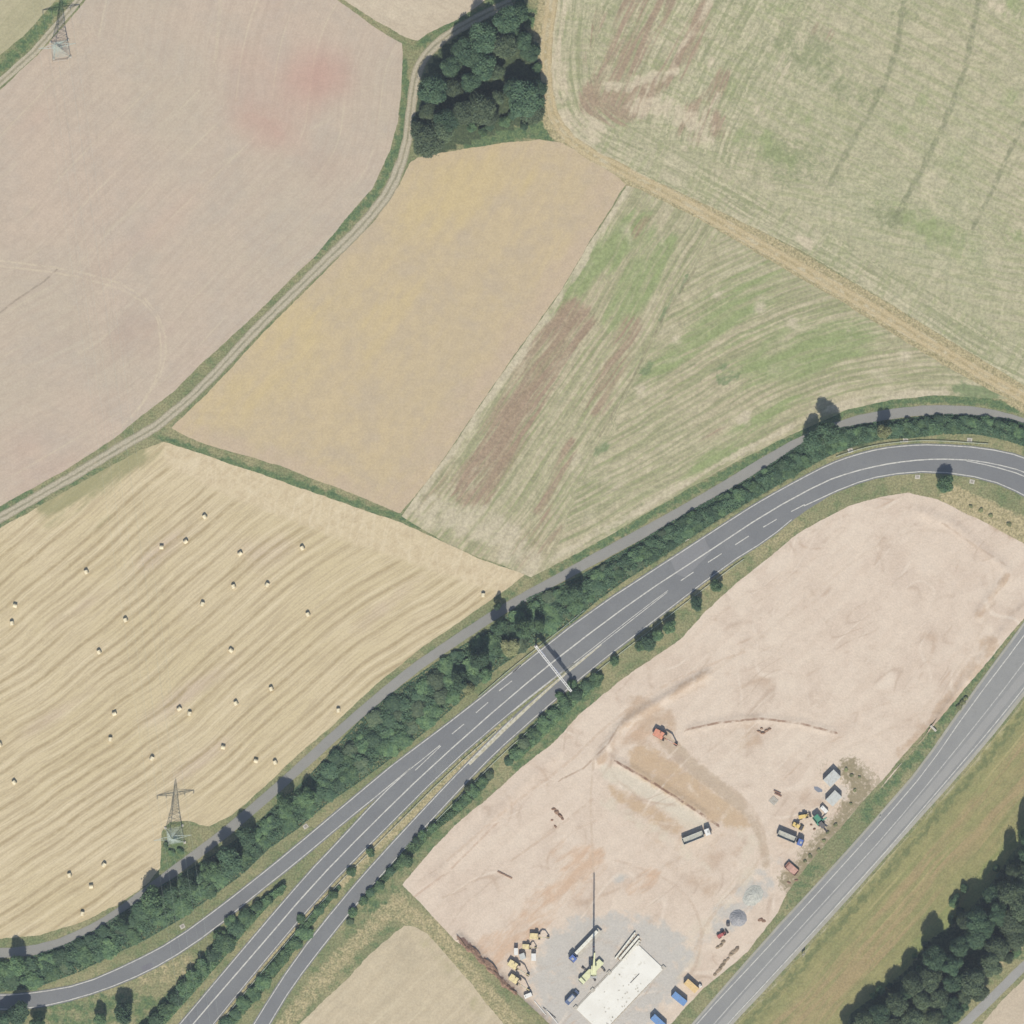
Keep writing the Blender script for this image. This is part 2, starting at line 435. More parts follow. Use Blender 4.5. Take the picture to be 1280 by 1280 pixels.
m_nw = field_mat('reddish_stubble', col(196, 183, 165), col(201, 184, 167), col(188, 172, 156), .5, .6, .05,
    layers=[('m1', col(192, 154, 142), .72, .12, 1.2, .05, .4, .9), ('m2', col(182, 160, 146), .7, .1, 1.1, .12, .3, 1.2)],
    lines=[('l1', .55, col(208, 194, 172), .75), ('l2', .55, col(208, 194, 172), .7), ('l3', 1.0, col(205, 192, 170), .6), ('l4', .5, col(158, 145, 130), .8)],
    tram=(13.5, .5, col(210, 198, 174), .42, 2.0), fine=.06, marks=((col(208, 196, 174), .35, .008, .004, 2.0),), patch=col(186, 176, 164), p_amt=.45, p_scale=.06)
sheet('stubble_field', NWF, m_nw, .02, 8, a_nw, jit=.7, seed=11)['label'] = 'pale pinkish stubble field with a reddish patch'

CORNER = [(-160, 215), (0, 70), (30, 45), (72, -2), (160, -160), (-160, -160)]
def a_corner(P):
    u, v = rows_from(P, [(0, 88), (85, 0)]); return {'u': u, 'v': v, 'm1': cap(P, [(0, 62), (65, -5)], 6, 30)}
m_c = field_mat('pale_green_stubble', col(188, 180, 150), col(182, 176, 146), col(164, 160, 128), .5, .5, .05, layers=[('m1', col(172, 168, 136), .5, .2, 1, .3, .2)], fine=.08)
sheet('stubble_field', CORNER, m_c, .02, 10, a_corner, jit=.8, seed=12)['label'] = 'corner of pale greenish stubble beyond the grass bank'

TOPF = [(428, -2), (350, -160), (760, -160), (650, -40), (600, 6), (570, 25), (535, 42), (522, 50), (508, 46), (470, 25)]
def a_top(P):
    u, v = rows_from(P, [(420, 0), (510, 52)]); return {'u': u, 'v': v}
m_t = field_mat('pale_stubble', col(206, 192, 170), col(200, 186, 166), col(190, 176, 156), .45, .6, .05, fine=.08, patch=col(214, 202, 180))
sheet('stubble_field', TOPF, m_t, .02, 10, a_top, jit=.8, seed=13)['label'] = 'small pale stubble field beyond the copse track'

NEF = [(697, -2), (712, -160), (1440, -160), (1440, 90), (1290, 10), (1245, -2), (1245, -2), (1275, 14), (1440, 100), (1440, 575), (1280, 482), (1200, 434), (1100, 372), (1000, 312), (900, 264), (800, 217), (722, 178), (694, 148),
       (687, 100), (688, 50)]
NEF = [(698, -2), (712, -160), (1440, -160), (1440, 575), (1280, 482), (1200, 434), (1100, 372), (1000, 312), (900, 264), (800, 217), (722, 178), (694, 148), (687, 100), (689, 50)]
def a_ne(P):
    u, v = rows_from(P, smooth([(690, 420), (728, 230), (752, 130), (785, 55), (830, -30), (900, -160)], it=2), 2000)
    e = seg_dist(P, T2, 500)
    head = 1 - sstep(e[1], 45, 75)
    hu, hv = e[0] * S, e[2] * S
    u = np.where(e[1] < 60, hu * 1.0, u); v = np.where(e[1] < 60, hv, v)
    brown = np.maximum.reduce([cap(P, [(745, 126), (775, 135), (800, 120)], 11, 22), cap(P, [(742, 110), (765, 60), (796, -20)], 4, 9) * .85, cap(P, [(758, 104), (782, 60), (812, -10)], 3, 7) * .8, cap(P, [(775, 98), (805, 50), (832, -10)], 3, 8) * .9, cap(P, [(792, 92), (825, 40), (846, -10)], 2, 6) * .7,
        cap(P, [(812, 118), (850, 72), (882, 10)], 6, 12) * .95, cap(P, [(845, 92), (870, 55)], 5, 10) * .7, cap(P, [(862, 138), (885, 128), (905, 95)], 5, 12) * .6, cap(P, [(872, 145), (885, 150), (900, 160)], 9, 14) * .7, cap(P, [(850, 160), (875, 172)], 6, 12) * .45,
        cap(P, [(725, 80), (750, 20)], 4, 12) * .45, cap(P, [(1020, 35), (1035, 45)], 6, 12) * .5, cap(P, [(730, 140), (755, 148)], 4, 8) * .5])
    pale = np.maximum.reduce([cap(P, [(760, 108), (785, 108), (800, 100), (845, 88)], 3, 6), cap(P, [(795, 135), (830, 130), (850, 145), (880, 155)], 8, 12) * .8, cap(P, [(866, 160), (875, 145), (900, 120)], 2, 4),
        cap(P, [(805, 118), (830, 95), (890, 0)], 2, 5) * .7, cap(P, [(700, 150), (740, 165)], 12, 14) * .8, cap(P, [(700, 120), (690, 60), (700, 0)], 6, 14) * .8, cap(P, [(855, 185), (875, 170), (890, 175)], 3, 6) * .8,
        cap(P, [(1000, 50), (975, 90), (960, 140)], 5, 12) * .5, blob(P, 893, 80, 9) * 1.0, blob(P, 945, 135, 8), cap(P, [(1010, 305), (1000, 300)], 4, 6), blob(P, 1250, 10, 30, 8, -25)])
    green = np.maximum.reduce([blob(P, 965, 185, 60, 22, -25), blob(P, 1000, 140, 40, 16, -25) * .7, blob(P, 1170, 290, 90, 22, -28) * 1.0, blob(P, 1150, 120, 40, 30) * .6, blob(P, 1190, 200, 60, 25, -20) * .5,
        blob(P, 1260, 120, 30, 40) * .6, blob(P, 910, 105, 20, 50, 60) * .5, blob(P, 1120, 165, 30, 20) * .6, blob(P, 720, 45, 14, 40, 80) * .6, blob(P, 905, 240, 60, 8, -25) * .5, blob(P, 980, 10, 40, 16) * .5, blob(P, 1270, 15, 40, 16, -25) * .9, blob(P, 720, 70, 10, 40) * .4, blob(P, 1280, 300, 40, 20, -25) * .8])
    fine = np.maximum.reduce([blob(P, 1010, 70, 34, 60, 60), blob(P, 990, 200, 60, 40), blob(P, 1060, 110, 26, 60, 70), blob(P, 1110, 270, 40, 22), blob(P, 1140, 15, 40, 20) * .7])
    return {'u': u, 'v': v, 'm1': brown, 'm2': pale, 'm3': green, 'm4': fine * .8, 'sm': 1 - .72 * sstep(P[:, 0] + .4 * P[:, 1], 960, 1080) * (e[1] > 55),
            'l1': fade_sd(P, [(1034, 238), (1042, 220), (1068, 172), (1088, 140), (1108, 100), (1122, 55), (1136, -30)]), 'l2': fade_sd(P, [(1112, 285), (1125, 262), (1152, 212), (1172, 172), (1190, 130), (1207, 85), (1225, -10)]),
            'l3': fade_sd(P, [(1216, 285), (1240, 240), (1262, 190), (1275, 165), (1300, 100)])}
m_ne = field_mat('cut_meadow', col(186, 180, 152), col(178, 177, 146), col(148, 152, 116), .75, .6, .05, rows=(2.6, .6, col(204, 196, 168), .6, 5.0),
    layers=[('m3', col(150, 162, 114), .85, .25, 1.05, .18, .35), ('m4', col(138, 146, 108), .65, .3, .9, .5, .6), ('m1', col(164, 143, 123), .85, .2, .95, .75, .06, 2.8), ('m2', col(208, 196, 172), .8, .3, .9, .45, .2)],
    smask=True, lines=[('l1', 1.5, col(120, 127, 96), .55), ('l2', 1.6, col(120, 127, 96), .6), ('l3', 1.2, col(120, 127, 96), .55)], fine=.14, patch=col(198, 189, 161), p_amt=.5, p_scale=.14,
    stripe2=(col(158, 163, 122), .6, .55, .1), grain_s=.9, marks=((col(206, 196, 170), .4, .02, .012, 3.0),))
sheet('meadow', NEF, m_ne, .02, 7, a_ne, jit=.6, seed=14)['label'] = 'wide cut meadow with brown streaks and tramlines'

MIDF = [(513, 203), (522, 197), (560, 190), (600, 183), (640, 178), (675, 175), (702, 179), (730, 195), (768, 218), (781, 231), (735, 305), (700, 365), (660, 420),
        (610, 490), (570, 550), (540, 592), (500, 641), (430, 612), (350, 583), (280, 562), (236, 547), (214, 535), (260, 490), (330, 415), (420, 325), (470, 275), (500, 230)]
B56 = [(781, 231), (735, 305), (700, 365), (660, 420), (610, 490), (570, 550), (540, 592), (500, 641)]
def a_mid(P):
    u, v = rows_from(P, B56)
    yel = np.maximum.reduce([blob(P, 360, 400, 90, 60, 45), blob(P, 560, 240, 110, 50, 30), blob(P, 330, 480, 110, 50, 20) * .8, blob(P, 480, 400, 90, 60, 50) * .7, blob(P, 660, 230, 60, 30) * .6])
    edge = 1 - sstep(seg_dist(P, MIDF + [MIDF[0]])[1], 4, 34)
    pink = np.maximum.reduce([cap(P, B56, 10, 50), cap(P, [(214, 535), (350, 583), (500, 640)], 8, 26)])
    return {'u': u, 'v': v, 'm1': yel, 'm2': pink * .85, 'm3': edge * .6}
m_mid = field_mat('yellow_stubble', col(199, 182, 150), col(202, 184, 150), col(192, 176, 150), .5, .45, .09,
    layers=[('m1', col(206, 187, 142), .75, .2, 1.1, .12, .25), ('m2', col(197, 178, 156), .7, .2, 1.1, .14, .4), ('m3', col(200, 182, 158), .4, .2, 1, .2, .4)],
    fine=.07, patch=col(188, 174, 154), p_amt=.6, p_scale=.08)
sheet('stubble_field', MIDF, m_mid, .02, 8, a_mid, jit=.8, seed=15)['label'] = 'yellowish stubble field in the middle between two tracks'

GRF = [(783, 233), (800, 237), (870, 272), (960, 324), (1060, 383), (1180, 457), (1245, 492), (1262, 499), (1240, 498), (1165, 494), (1115, 499), (1060, 511), (1000, 538),
       (960, 558), (900, 588), (800, 646), (720, 693), (664, 722), (640, 712), (560, 680), (502, 645), (540, 594), (570, 553), (610, 492), (660, 422), (700, 367), (735, 307)]
SPLIT = [(905, 290), (865, 335), (830, 400), (795, 470), (760, 545), (720, 610), (690, 700)]
def a_gr(P):
    u1, v1 = rows_from(P, B56); u2, v2 = rows_from(P, PATH)
    s_ = seg_dist(P, SPLIT, 400)[0]
    right = s_ > 0
    u = np.where(right, u2, u1); v = np.where(right, v2, v1)
    brown = np.maximum.reduce([cap(P, [(715, 400), (690, 440), (655, 500), (620, 560), (590, 610)], 16, 22), cap(P, [(790, 410), (765, 465), (745, 505)], 8, 16) * .75, cap(P, [(715, 555), (695, 600), (675, 640)], 4, 10) * .8,
        cap(P, [(655, 690), (690, 660)], 10, 20) * .5, cap(P, [(800, 290), (810, 280)], 6, 14) * .5, blob(P, 890, 540, 30, 8, 30) * .5, cap(P, [(520, 640), (600, 560)], 6, 14) * .35])
    green = np.maximum.reduce([cap(P, [(695, 385), (740, 330), (800, 280)], 10, 24) * .9, cap(P, [(770, 400), (800, 350), (830, 310)], 10, 24) * .8, blob(P, 900, 400, 110, 45, 35) * .95, blob(P, 1000, 440, 120, 40, 15) * 1.0, blob(P, 830, 455, 50, 20, 35) * .9,
        blob(P, 920, 460, 70, 24, 30) * .7, blob(P, 890, 575, 60, 14, 32) * .9, blob(P, 790, 640, 60, 18, 35) * .55, blob(P, 960, 520, 70, 20, 28) * .8, blob(P, 760, 570, 25, 25) * .4, blob(P, 740, 660, 40, 12, 35) * .5])
    pale = np.maximum.reduce([cap(P, B56, 6, 9), blob(P, 897, 370, 8), blob(P, 950, 382, 10), blob(P, 800, 487, 8), blob(P, 845, 425, 8), blob(P, 990, 403, 10), blob(P, 1060, 415, 8), blob(P, 930, 522, 12), blob(P, 1130, 440, 14) * .8,
        cap(P, [(1180, 490), (1100, 495), (1040, 512)], 5, 6) * .9, cap(P, [(990, 535), (900, 580), (760, 660), (690, 700)], 3, 4) * .9, cap(P, [(540, 640), (620, 660), (660, 710)], 14, 20) * .8, cap(P, [(770, 600), (720, 580)], 8, 14) * .5, cap(P, [(600, 590), (570, 640)], 6, 10) * .5])
    dgr = np.maximum.reduce([cap(P, [(1200, 487), (1240, 492)], 6, 8), cap(P, [(860, 345), (825, 400)], 1, 3), cap(P, [(805, 465), (815, 455)], 4, 5), cap(P, [(900, 475), (920, 470)], 3, 6), blob(P, 900, 460, 16, 6, 30), cap(P, [(745, 565), (760, 555)], 3, 5)])
    return {'u': u, 'v': v, 'm1': brown, 'm2': pale, 'm3': green, 'm4': dgr, 'l1': fade_sd(P, [(870, 335), (830, 395), (790, 475), (750, 545)])}
m_gr = field_mat('green_meadow', col(184, 178, 148), col(188, 178, 150), col(150, 152, 116), .8, .62, .045, rows=(2.3, .55, col(150, 158, 112), .6, 4.0),
    layers=[('m3', col(146, 160, 110), .9, .28, .95, .35, .12), ('m4', col(122, 140, 100), .8, .3, .9, .5, .5), ('m1', col(162, 140, 120), .85, .25, 1.05, .75, .06), ('m2', col(202, 192, 168), .85, .3, .9, .35, .25)],
    lines=[('l1', .7, col(136, 130, 104), .6)], fine=.14, patch=col(200, 190, 164), p_amt=.5, p_scale=.14, grain_s=.9, marks=((col(206, 196, 172), .4, .02, .012, 9.0),))
sheet('meadow', GRF, m_gr, .02, 6, a_gr, jit=.7, seed=16)['label'] = 'green meadow with brown strips beside the paved farm path'

BALEF = [(174, 563), (205, 553), (250, 567), (300, 584), (320, 591), (400, 619), (450, 637), (500, 653), (600, 698), (656, 718), (636, 735), (612, 752), (560, 788), (520, 815), (470, 856), (425, 897), (372, 943), (332, 982), (290, 1020),
         (262, 1034), (248, 1030), (236, 1026), (212, 1028), (202, 1040), (200, 1085), (186, 1102), (150, 1130), (100, 1154), (50, 1170), (0, 1174), (-160, 1172), (-160, 748), (0, 661), (60, 626), (120, 592)]
SWATH = smooth([(-200, 1335), (0, 1214), (107, 1152), (212, 1080), (295, 1016), (377, 946), (432, 898), (492, 848), (560, 803), (640, 752), (765, 680)], it=2)
def a_bale(P):
    u, v = rows_from(P, SWATH)
    top = cap(P, [(230, 565), (300, 600), (400, 638), (500, 672), (600, 708), (650, 722)], 16, 20)
    grn = np.maximum.reduce([cap(P, [(60, 632), (120, 600), (170, 570)], 6, 18), cap(P, [(190, 560), (120, 610), (60, 650)], 8, 16) * .5, blob(P, 125, 655, 30, 10, 35) * .5])
    wind = 1 - np.maximum.reduce([top, cap(P, [(180, 575), (60, 640)], 12, 22) * .6, cap(P, [(255, 1020), (205, 1010), (200, 1060)], 14, 20) * .9])
    pink = np.maximum.reduce([blob(P, 200, 690, 50, 16, 38), blob(P, 230, 870, 80, 14, 35), blob(P, 60, 900, 70, 12, 33) * .8, blob(P, 330, 690, 60, 30) * .7, blob(P, 250, 950, 60, 12, 38), blob(P, 100, 760, 60, 10, 33) * .7, blob(P, 480, 760, 80, 12, 40) * .7])
    return {'u': u, 'v': v, 'm1': top, 'm2': grn, 'm3': pink, 'rowm': wind}
def bale_mat():
    b = MatB('straw_stubble'); p = b.pos(); u = b.attr('u'); v = b.attr('v')
    c = b.mix(b.ss(b.noise(p, .02, 5, .6), .38, .62), col(210, 195, 160), col(214, 199, 167))
    pk = b.ss(b.add(b.attr('m3'), b.mul(b.sub(b.noise(p, .1, 5, .6), .5), .9)), .2, 1.0)
    c = b.mix(b.mul(pk, .8), c, col(204, 186, 166))
    # mown swaths: wander gently and vary in width
    w1 = b.mul(b.sub(b.noise(b.vec(b.mul(u, .35), v, 0.0), .014, 2), .5), 8.0)
    w2 = b.mul(b.sub(b.noise(b.vec(b.mul(u, .5), v, 3.0), .05, 3, .5), .5), 1.0)
    ur = b.add(b.add(u, w1), w2)
    idn = b.noise(b.vec(b.mul(ur, .24), b.mul(v, .016), 2.0), 1.0, 3, .6)
    ph = b.math('PINGPONG', ur, 1.85)
    band = b.ss(ph, .2, 1.05, 1, 0)
    amt = b.mul(b.ss(idn, .34, .62), b.attr('rowm'))
    fl = b.ss(b.noise(b.vec(ur, b.mul(v, .25), 1.0), 1.1, 5, .7), .2, .62, .35, 1.0)
    c = b.mix(b.mul(b.mul(band, amt), b.mul(fl, .95)), c, col(174, 157, 122))
    ph2 = b.math('PINGPONG', b.add(ur, 1.85), 1.85)
    c = b.mix(b.mul(b.mul(b.ss(ph2, .1, .9, 1, 0), b.ss(b.noise(b.vec(b.mul(ur, .3), b.mul(v, .03), 6.0), .8, 4), .42, .65)), .55), c, col(226, 212, 182))
    st = b.noise(b.vec(ur, b.mul(v, .05), 8.0), 1.6, 4, .7)
    c = b.mix(b.mul(b.ss(st, .42, .68), .55), c, col(184, 168, 138))
    tp = b.ss(b.add(b.attr('m1'), b.mul(b.sub(b.noise(p, .2, 5, .6), .5), .8)), .3, .9)
    c = b.mix(b.mul(tp, .65), c, b.mix(b.ss(b.noise(p, .3, 5, .7), .4, .65), col(218, 202, 172), col(202, 184, 154)))
    for sd_, sc_ in ((2.0, .03), (7.0, .045)):
        mk = b.math('PINGPONG', b.noise(b.vec(b.mul(b.add(u, v), .28), b.mul(b.sub(v, u), 1.1), sd_), sc_, 1.0, .4), .05)
        c = b.mix(b.mul(b.mul(b.ss(mk, 0, .012, 1, 0), tp), .28), c, col(228, 215, 188))
    gr = b.ss(b.add(b.attr('m2'), b.mul(b.sub(b.noise(b.vec(u, b.mul(v, .1), 0.0), .5, 5, .65), .5), 1.4)), .3, .9)
    c = b.mix(b.mul(gr, .75), c, col(150, 150, 108))
    g1 = b.noise(p, 1.3, 4, .75)
    c = b.scale(c, b.ss(g1, .25, .75, .93, 1.07))
    return b.done(c, .95, b.add(b.mul(band, .35), g1), .3, .12, spec=.12)
sheet('stubble_field', BALEF, bale_mat(), .02, 7, a_bale, jit=.8, seed=17)['label'] = 'straw stubble field with mown swaths and round bales'

LOWF = [(350, 1310), (377, 1278), (437, 1219), (475, 1180), (505, 1156), (518, 1158), (534, 1168), (570, 1207), (620, 1267), (700, 1370), (650, 1420), (260, 1420)]
def a_low(P):
    u, v = rows_from(P, [(380, 1275), (505, 1155)])
    dk = np.maximum.reduce([blob(P, 505, 1195, 22, 40, 20), blob(P, 490, 1250, 14, 20) * .6])
    gr = cap(P, [(510, 1165), (540, 1185), (600, 1260)], 3, 12)
    return {'u': u, 'v': v, 'm1': dk, 'm2': gr * .6}
m_low = field_mat('beige_stubble', col(204, 190, 164), col(207, 194, 168), col(190, 176, 150), .5, .4, .06, layers=[('m1', col(184, 172, 148), .6, .2, 1, .25, .3), ('m2', col(176, 170, 132), .6, .2, 1, .3, .3)],
    tram=(9, .5, col(216, 204, 178), .6, 1), fine=.08, patch=col(196, 184, 160))
sheet('stubble_field', LOWF, m_low, .02, 8, a_low, jit=1.2, seed=18)['label'] = 'beige stubble field beside the slip road'

SEF = [(1226, 1283), (1250, 1254), (1285, 1219), (1440, 1075), (1440, 1420), (1100, 1420)]
def a_se(P):
    u, v = rows_from(P, [(1226, 1283), (1285, 1219)]); return {'u': u, 'v': v}
sheet('stubble_field', SEF, field_mat('grey_stubble', col(206, 192, 172), col(200, 186, 166), col(192, 180, 160), .4, .5, .05, fine=.08), .02, 10, a_se, jit=.8, seed=19)['label'] = 'corner of beige stubble beyond the narrow lane'

STRIP = [(800, 1420), (917, 1284), (963, 1236), (1064, 1125), (1126, 1055), (1209, 963), (1244, 921), (1282, 873), (1440, 690), (1440, 900), (1300, 1030), (1262, 1070), (1235, 1110), (1205, 1145), (1160, 1175), (1135, 1210), (1100, 1240), (1062, 1268), (1030, 1420)]
def a_strip(P):
    u, v = rows_from(P, [(917, 1284), (963, 1236), (1064, 1125), (1126, 1055), (1209, 963), (1244, 921), (1282, 873)])
    d = np.abs(u) / S
    dark = (1 - sstep(d, 10, 22)) * sstep(d, 2, 7)
    brown = np.exp(-((d - 62) / 22) ** 2) * .9 + .5 * np.exp(-((d - 34) / 8) ** 2)
    green = sstep(d, 84, 105) + .6 * blob(P, 1140, 1090, 12, 26, -50) + .5 * blob(P, 1230, 980, 30, 16, 45)
    edge = (1 - sstep(d, 1, 4))
    return {'u': u, 'v': v, 'm1': dark, 'm2': brown, 'm3': green, 'm4': edge * .6}
m_strip = field_mat('dry_grass', col(154, 152, 106), col(160, 155, 110), col(138, 140, 96), .65, .5, .05,
    layers=[('m3', col(138, 150, 96), .7, .3, .9, .3, .2), ('m2', col(170, 152, 116), .85, .3, .95, .45, .06), ('m1', col(112, 122, 84), .8, .35, .95, .6, .5), ('m4', col(190, 184, 158), .7, .3, .9, .6, .3)],
    lines=(), fine=.13, patch=col(126, 134, 92), p_amt=.4, tram=(7.5, .6, col(182, 172, 126), .6, 0))
sheet('meadow', STRIP, m_strip, .02, 6, a_strip, jit=.5, seed=20)['label'] = 'dry striped grass strip between the country road and the wood'

# ---------------------------------------------------------------- building site ground
SITE = [(504, 1106), (540, 1062), (570, 1031), (607, 1000), (640, 970), (652, 959), (690, 930), (730, 888), (790, 840), (850, 800), (880, 767), (920, 730), (960, 698), (1000, 665), (1045, 641), (1060, 633),
        (1100, 621), (1135, 616), (1172, 624), (1190, 633), (1235, 655), (1282, 681), (1350, 715), (1350, 690), (1282, 754), (1242, 801), (1210, 846), (1167, 903), (1155, 922), (1120, 962), (1097, 990), (1042, 1042), (1010, 1082), (984, 1118),
        (972, 1142), (960, 1158), (935, 1190), (905, 1215), (877, 1238), (852, 1265), (820, 1300), (760, 1420), (740, 1340), (690, 1281), (640, 1236), (605, 1203), (570, 1176)]
SITE[31] = (1340, 700)
PAD = [(668, 1200), (690, 1168), (715, 1148), (745, 1138), (795, 1142), (845, 1160), (872, 1188), (862, 1215), (840, 1245), (812, 1285), (790, 1330), (720, 1330), (690, 1290), (672, 1255), (662, 1228)]
def site_z(P):
    z = 0 * P[:, 0]
    z += 1.0 * cap(P, [(748, 950), (776, 908), (805, 888), (850, 862), (884, 842)], 1, 6) 
    z += .7 * cap(P, [(768, 950), (815, 976), (860, 1005), (882, 1019)], 1, 4) 
    z += .5 * cap(P, [(858, 912), (900, 903), (950, 898), (1000, 904), (1045, 916)], .5, 4)
    z += 1.3 * cap(P, [(575, 1172), (600, 1196), (625, 1222), (650, 1246), (690, 1288)], 1.5, 5)
    z += .5 * cap(P, [(1222, 770), (1240, 742), (1258, 722)], 1, 6)
    z += .5 * cap(P, [(700, 940), (650, 985), (600, 1040), (540, 1100)], 1, 8) * .5
    z += .6 * cap(P, [(1125, 960), (1170, 902), (1245, 800), (1285, 752)], .5, 5)
    z += .35 * cap(P, [(1150, 640), (1190, 655), (1230, 690), (1262, 715)], 1, 8)
    return z
def poly_s(P, q, soft):
    d = seg_dist(P, q + [q[0]])[1]; return np.where(inside(P, q), sstep(d, 0, soft), 0)
def a_site(P):
    u, v = rows_from(P, [(640, 980), (960, 700)], 1500)
    tan = np.maximum.reduce([poly_s(P, [(742, 940), (800, 885), (850, 890), (930, 980), (965, 1060), (930, 1110), (860, 1110), (780, 1060), (735, 1010)], 30) * .42, 
        cap(P, [(800, 890), (825, 905)], 14, 16) * .9, cap(P, [(790, 930), (860, 985)], 12, 12) * .6, cap(P, [(1238, 805), (1212, 842), (1172, 898), (1150, 925), (1130, 940)], 8, 6) * .8, cap(P, [(790, 1030), (850, 1080), (890, 1110)], 8, 20) * .45,
        cap(P, [(860, 1055), (900, 1085)], 6, 16) * .4, cap(P, [(750, 950), (778, 908), (806, 888), (850, 862), (886, 840)], 3, 4) * .85, cap(P, [(840, 870), (880, 852)], 5, 8) * .5, blob(P, 935, 920, 22, 26) * .6, cap(P, [(1195, 630), (1285, 678)], 4, 8) * .6,
        cap(P, [(1222, 770), (1240, 742), (1260, 720)], 3, 5) * .7, blob(P, 1225, 802, 12, 6) * .6])
    org = np.maximum.reduce([cap(P, [(740, 1075), (690, 1120), (640, 1175), (610, 1200)], 8, 26) * .8, cap(P, [(700, 1060), (730, 1085)], 8, 20) * .5, cap(P, [(790, 1110), (815, 1095)], 6, 12) * .8, cap(P, [(650, 1160), (600, 1185)], 8, 16) * .6, blob(P, 800, 915, 22, 14) * .9, blob(P, 790, 925, 30, 12, -20) * .5])
    pad = inside(P, PAD).astype(float)
    de = seg_dist(P, PAD + [PAD[0]])[1]
    grey = np.maximum.reduce([np.where(pad > 0, .5 + .5 * sstep(de, 0, 14), .5 - .5 * sstep(de, 0, 12)), cap(P, [(905, 1150), (930, 1120), (950, 1105)], 12, 14) * .75, cap(P, [(860, 1190), (900, 1140)], 10, 16) * .35, blob(P, 778, 1098, 16, 8) * .7, blob(P, 975, 1075, 16, 30, 40) * .5, blob(P, 1040, 1000, 30, 50, -20) * .4])
    pale = np.maximum.reduce([cap(P, [(762, 968), (815, 995), (862, 1030)], 6, 5), cap(P, [(755, 1000), (830, 1045), (880, 1085)], 4, 10) * .7, cap(P, [(900, 1010), (940, 1050), (935, 1090), (880, 1160)], 5, 12) * .6, cap(P, [(870, 1160), (860, 1220)], 8, 14) * .5])
    weed = np.maximum.reduce([cap(P, [(1060, 958), (1078, 985), (1052, 1030), (1012, 1076), (988, 1100)], 6, 14), blob(P, 1062, 958, 14), cap(P, [(1205, 630), (1250, 650), (1290, 668)], 5, 9) * .8])
    soil = np.maximum.reduce([cap(P, [(578, 1176), (602, 1200), (625, 1225), (640, 1240)], 3.5, 3), cap(P, [(640, 1240), (690, 1288)], 1.5, 3) * .8])
    def poly_m(q, soft): 
        q = smooth(q, True, 1); d = seg_dist(P, q + [q[0]])[1]; return np.where(inside(P, q), .5 + .5 * sstep(d, 0, soft), .5 - .5 * sstep(d, 0, soft))
    b1 = np.maximum(poly_m([(786, 938), (806, 930), (828, 942), (872, 972), (915, 1004), (940, 1024), (938, 1036), (906, 1036), (840, 998), (782, 962)], 6), .8 * poly_m([(758, 982), (770, 979), (815, 1002), (856, 1030), (850, 1044), (830, 1040), (790, 1016), (762, 998)], 7))
    b2 = np.maximum(cap(P, [(832, 926), (868, 960), (900, 984), (925, 1004)], 6, 7), cap(P, [(925, 1004), (942, 1026), (953, 1048), (957, 1080)], 3, 7) * .8)
    b3 = np.maximum(poly_m([(748, 955), (770, 955), (815, 979), (862, 1008), (890, 1030), (872, 1038), (830, 1012), (790, 988), (752, 975)], 4), cap(P, [(818, 946), (850, 966), (882, 988), (915, 1012)], 1, 2.5) * .9)
    weed2 = np.maximum(cap(P, [(1066, 965), (1085, 985), (1062, 1022), (1020, 1068), (990, 1100)], 12, 14), blob(P, 1030, 960, 16) * .4)
    return {'u': u, 'v': v, 'b1': b1, 'b2': b2, 'b3': b3, 'w2': weed2, 'm1': tan, 'm2': org, 'm3': grey, 'm4': weed, 'm5': pale, 'm6': soil, 'l1': fade_sd(P, [(770, 952), (816, 978), (858, 1005), (898, 1032)]), 'l2': fade_sd(P, [(858, 912), (900, 903), (950, 898), (1000, 904), (1045, 916)]),
            'l3': fade_sd(P, [(700, 975), (730, 960), (760, 930), (775, 905)]), 'l4': fade_sd(P, [(1180, 655), (1215, 680), (1240, 695), (1255, 705)]), 'l5': fade_sd(P, [(505, 1130), (560, 1090), (620, 1030)]), 'l6': fade_sd(P, [(742, 950), (738, 1000), (742, 1095)]), 'l7': fade_sd(P, [(640, 1075), (690, 1040), (740, 1000)]), 'l8': fade_sd(P, smooth([(560, 1075), (640, 1005), (710, 955), (770, 895), (850, 845), (930, 815)], it=2)), 'l9': fade_sd(P, smooth([(870, 1185), (885, 1150), (925, 1105), (960, 1065), (950, 1020), (915, 985)], it=2)), 'l10': fade_sd(P, smooth([(770, 1075), (830, 1095), (870, 1130), (880, 1180), (860, 1225)], it=2)), 'l11': fade_sd(P, smooth([(890, 840), (960, 790), (1040, 720), (1130, 660), (1200, 665), (1250, 710), (1230, 790), (1160, 890), (1070, 930)], it=2))}
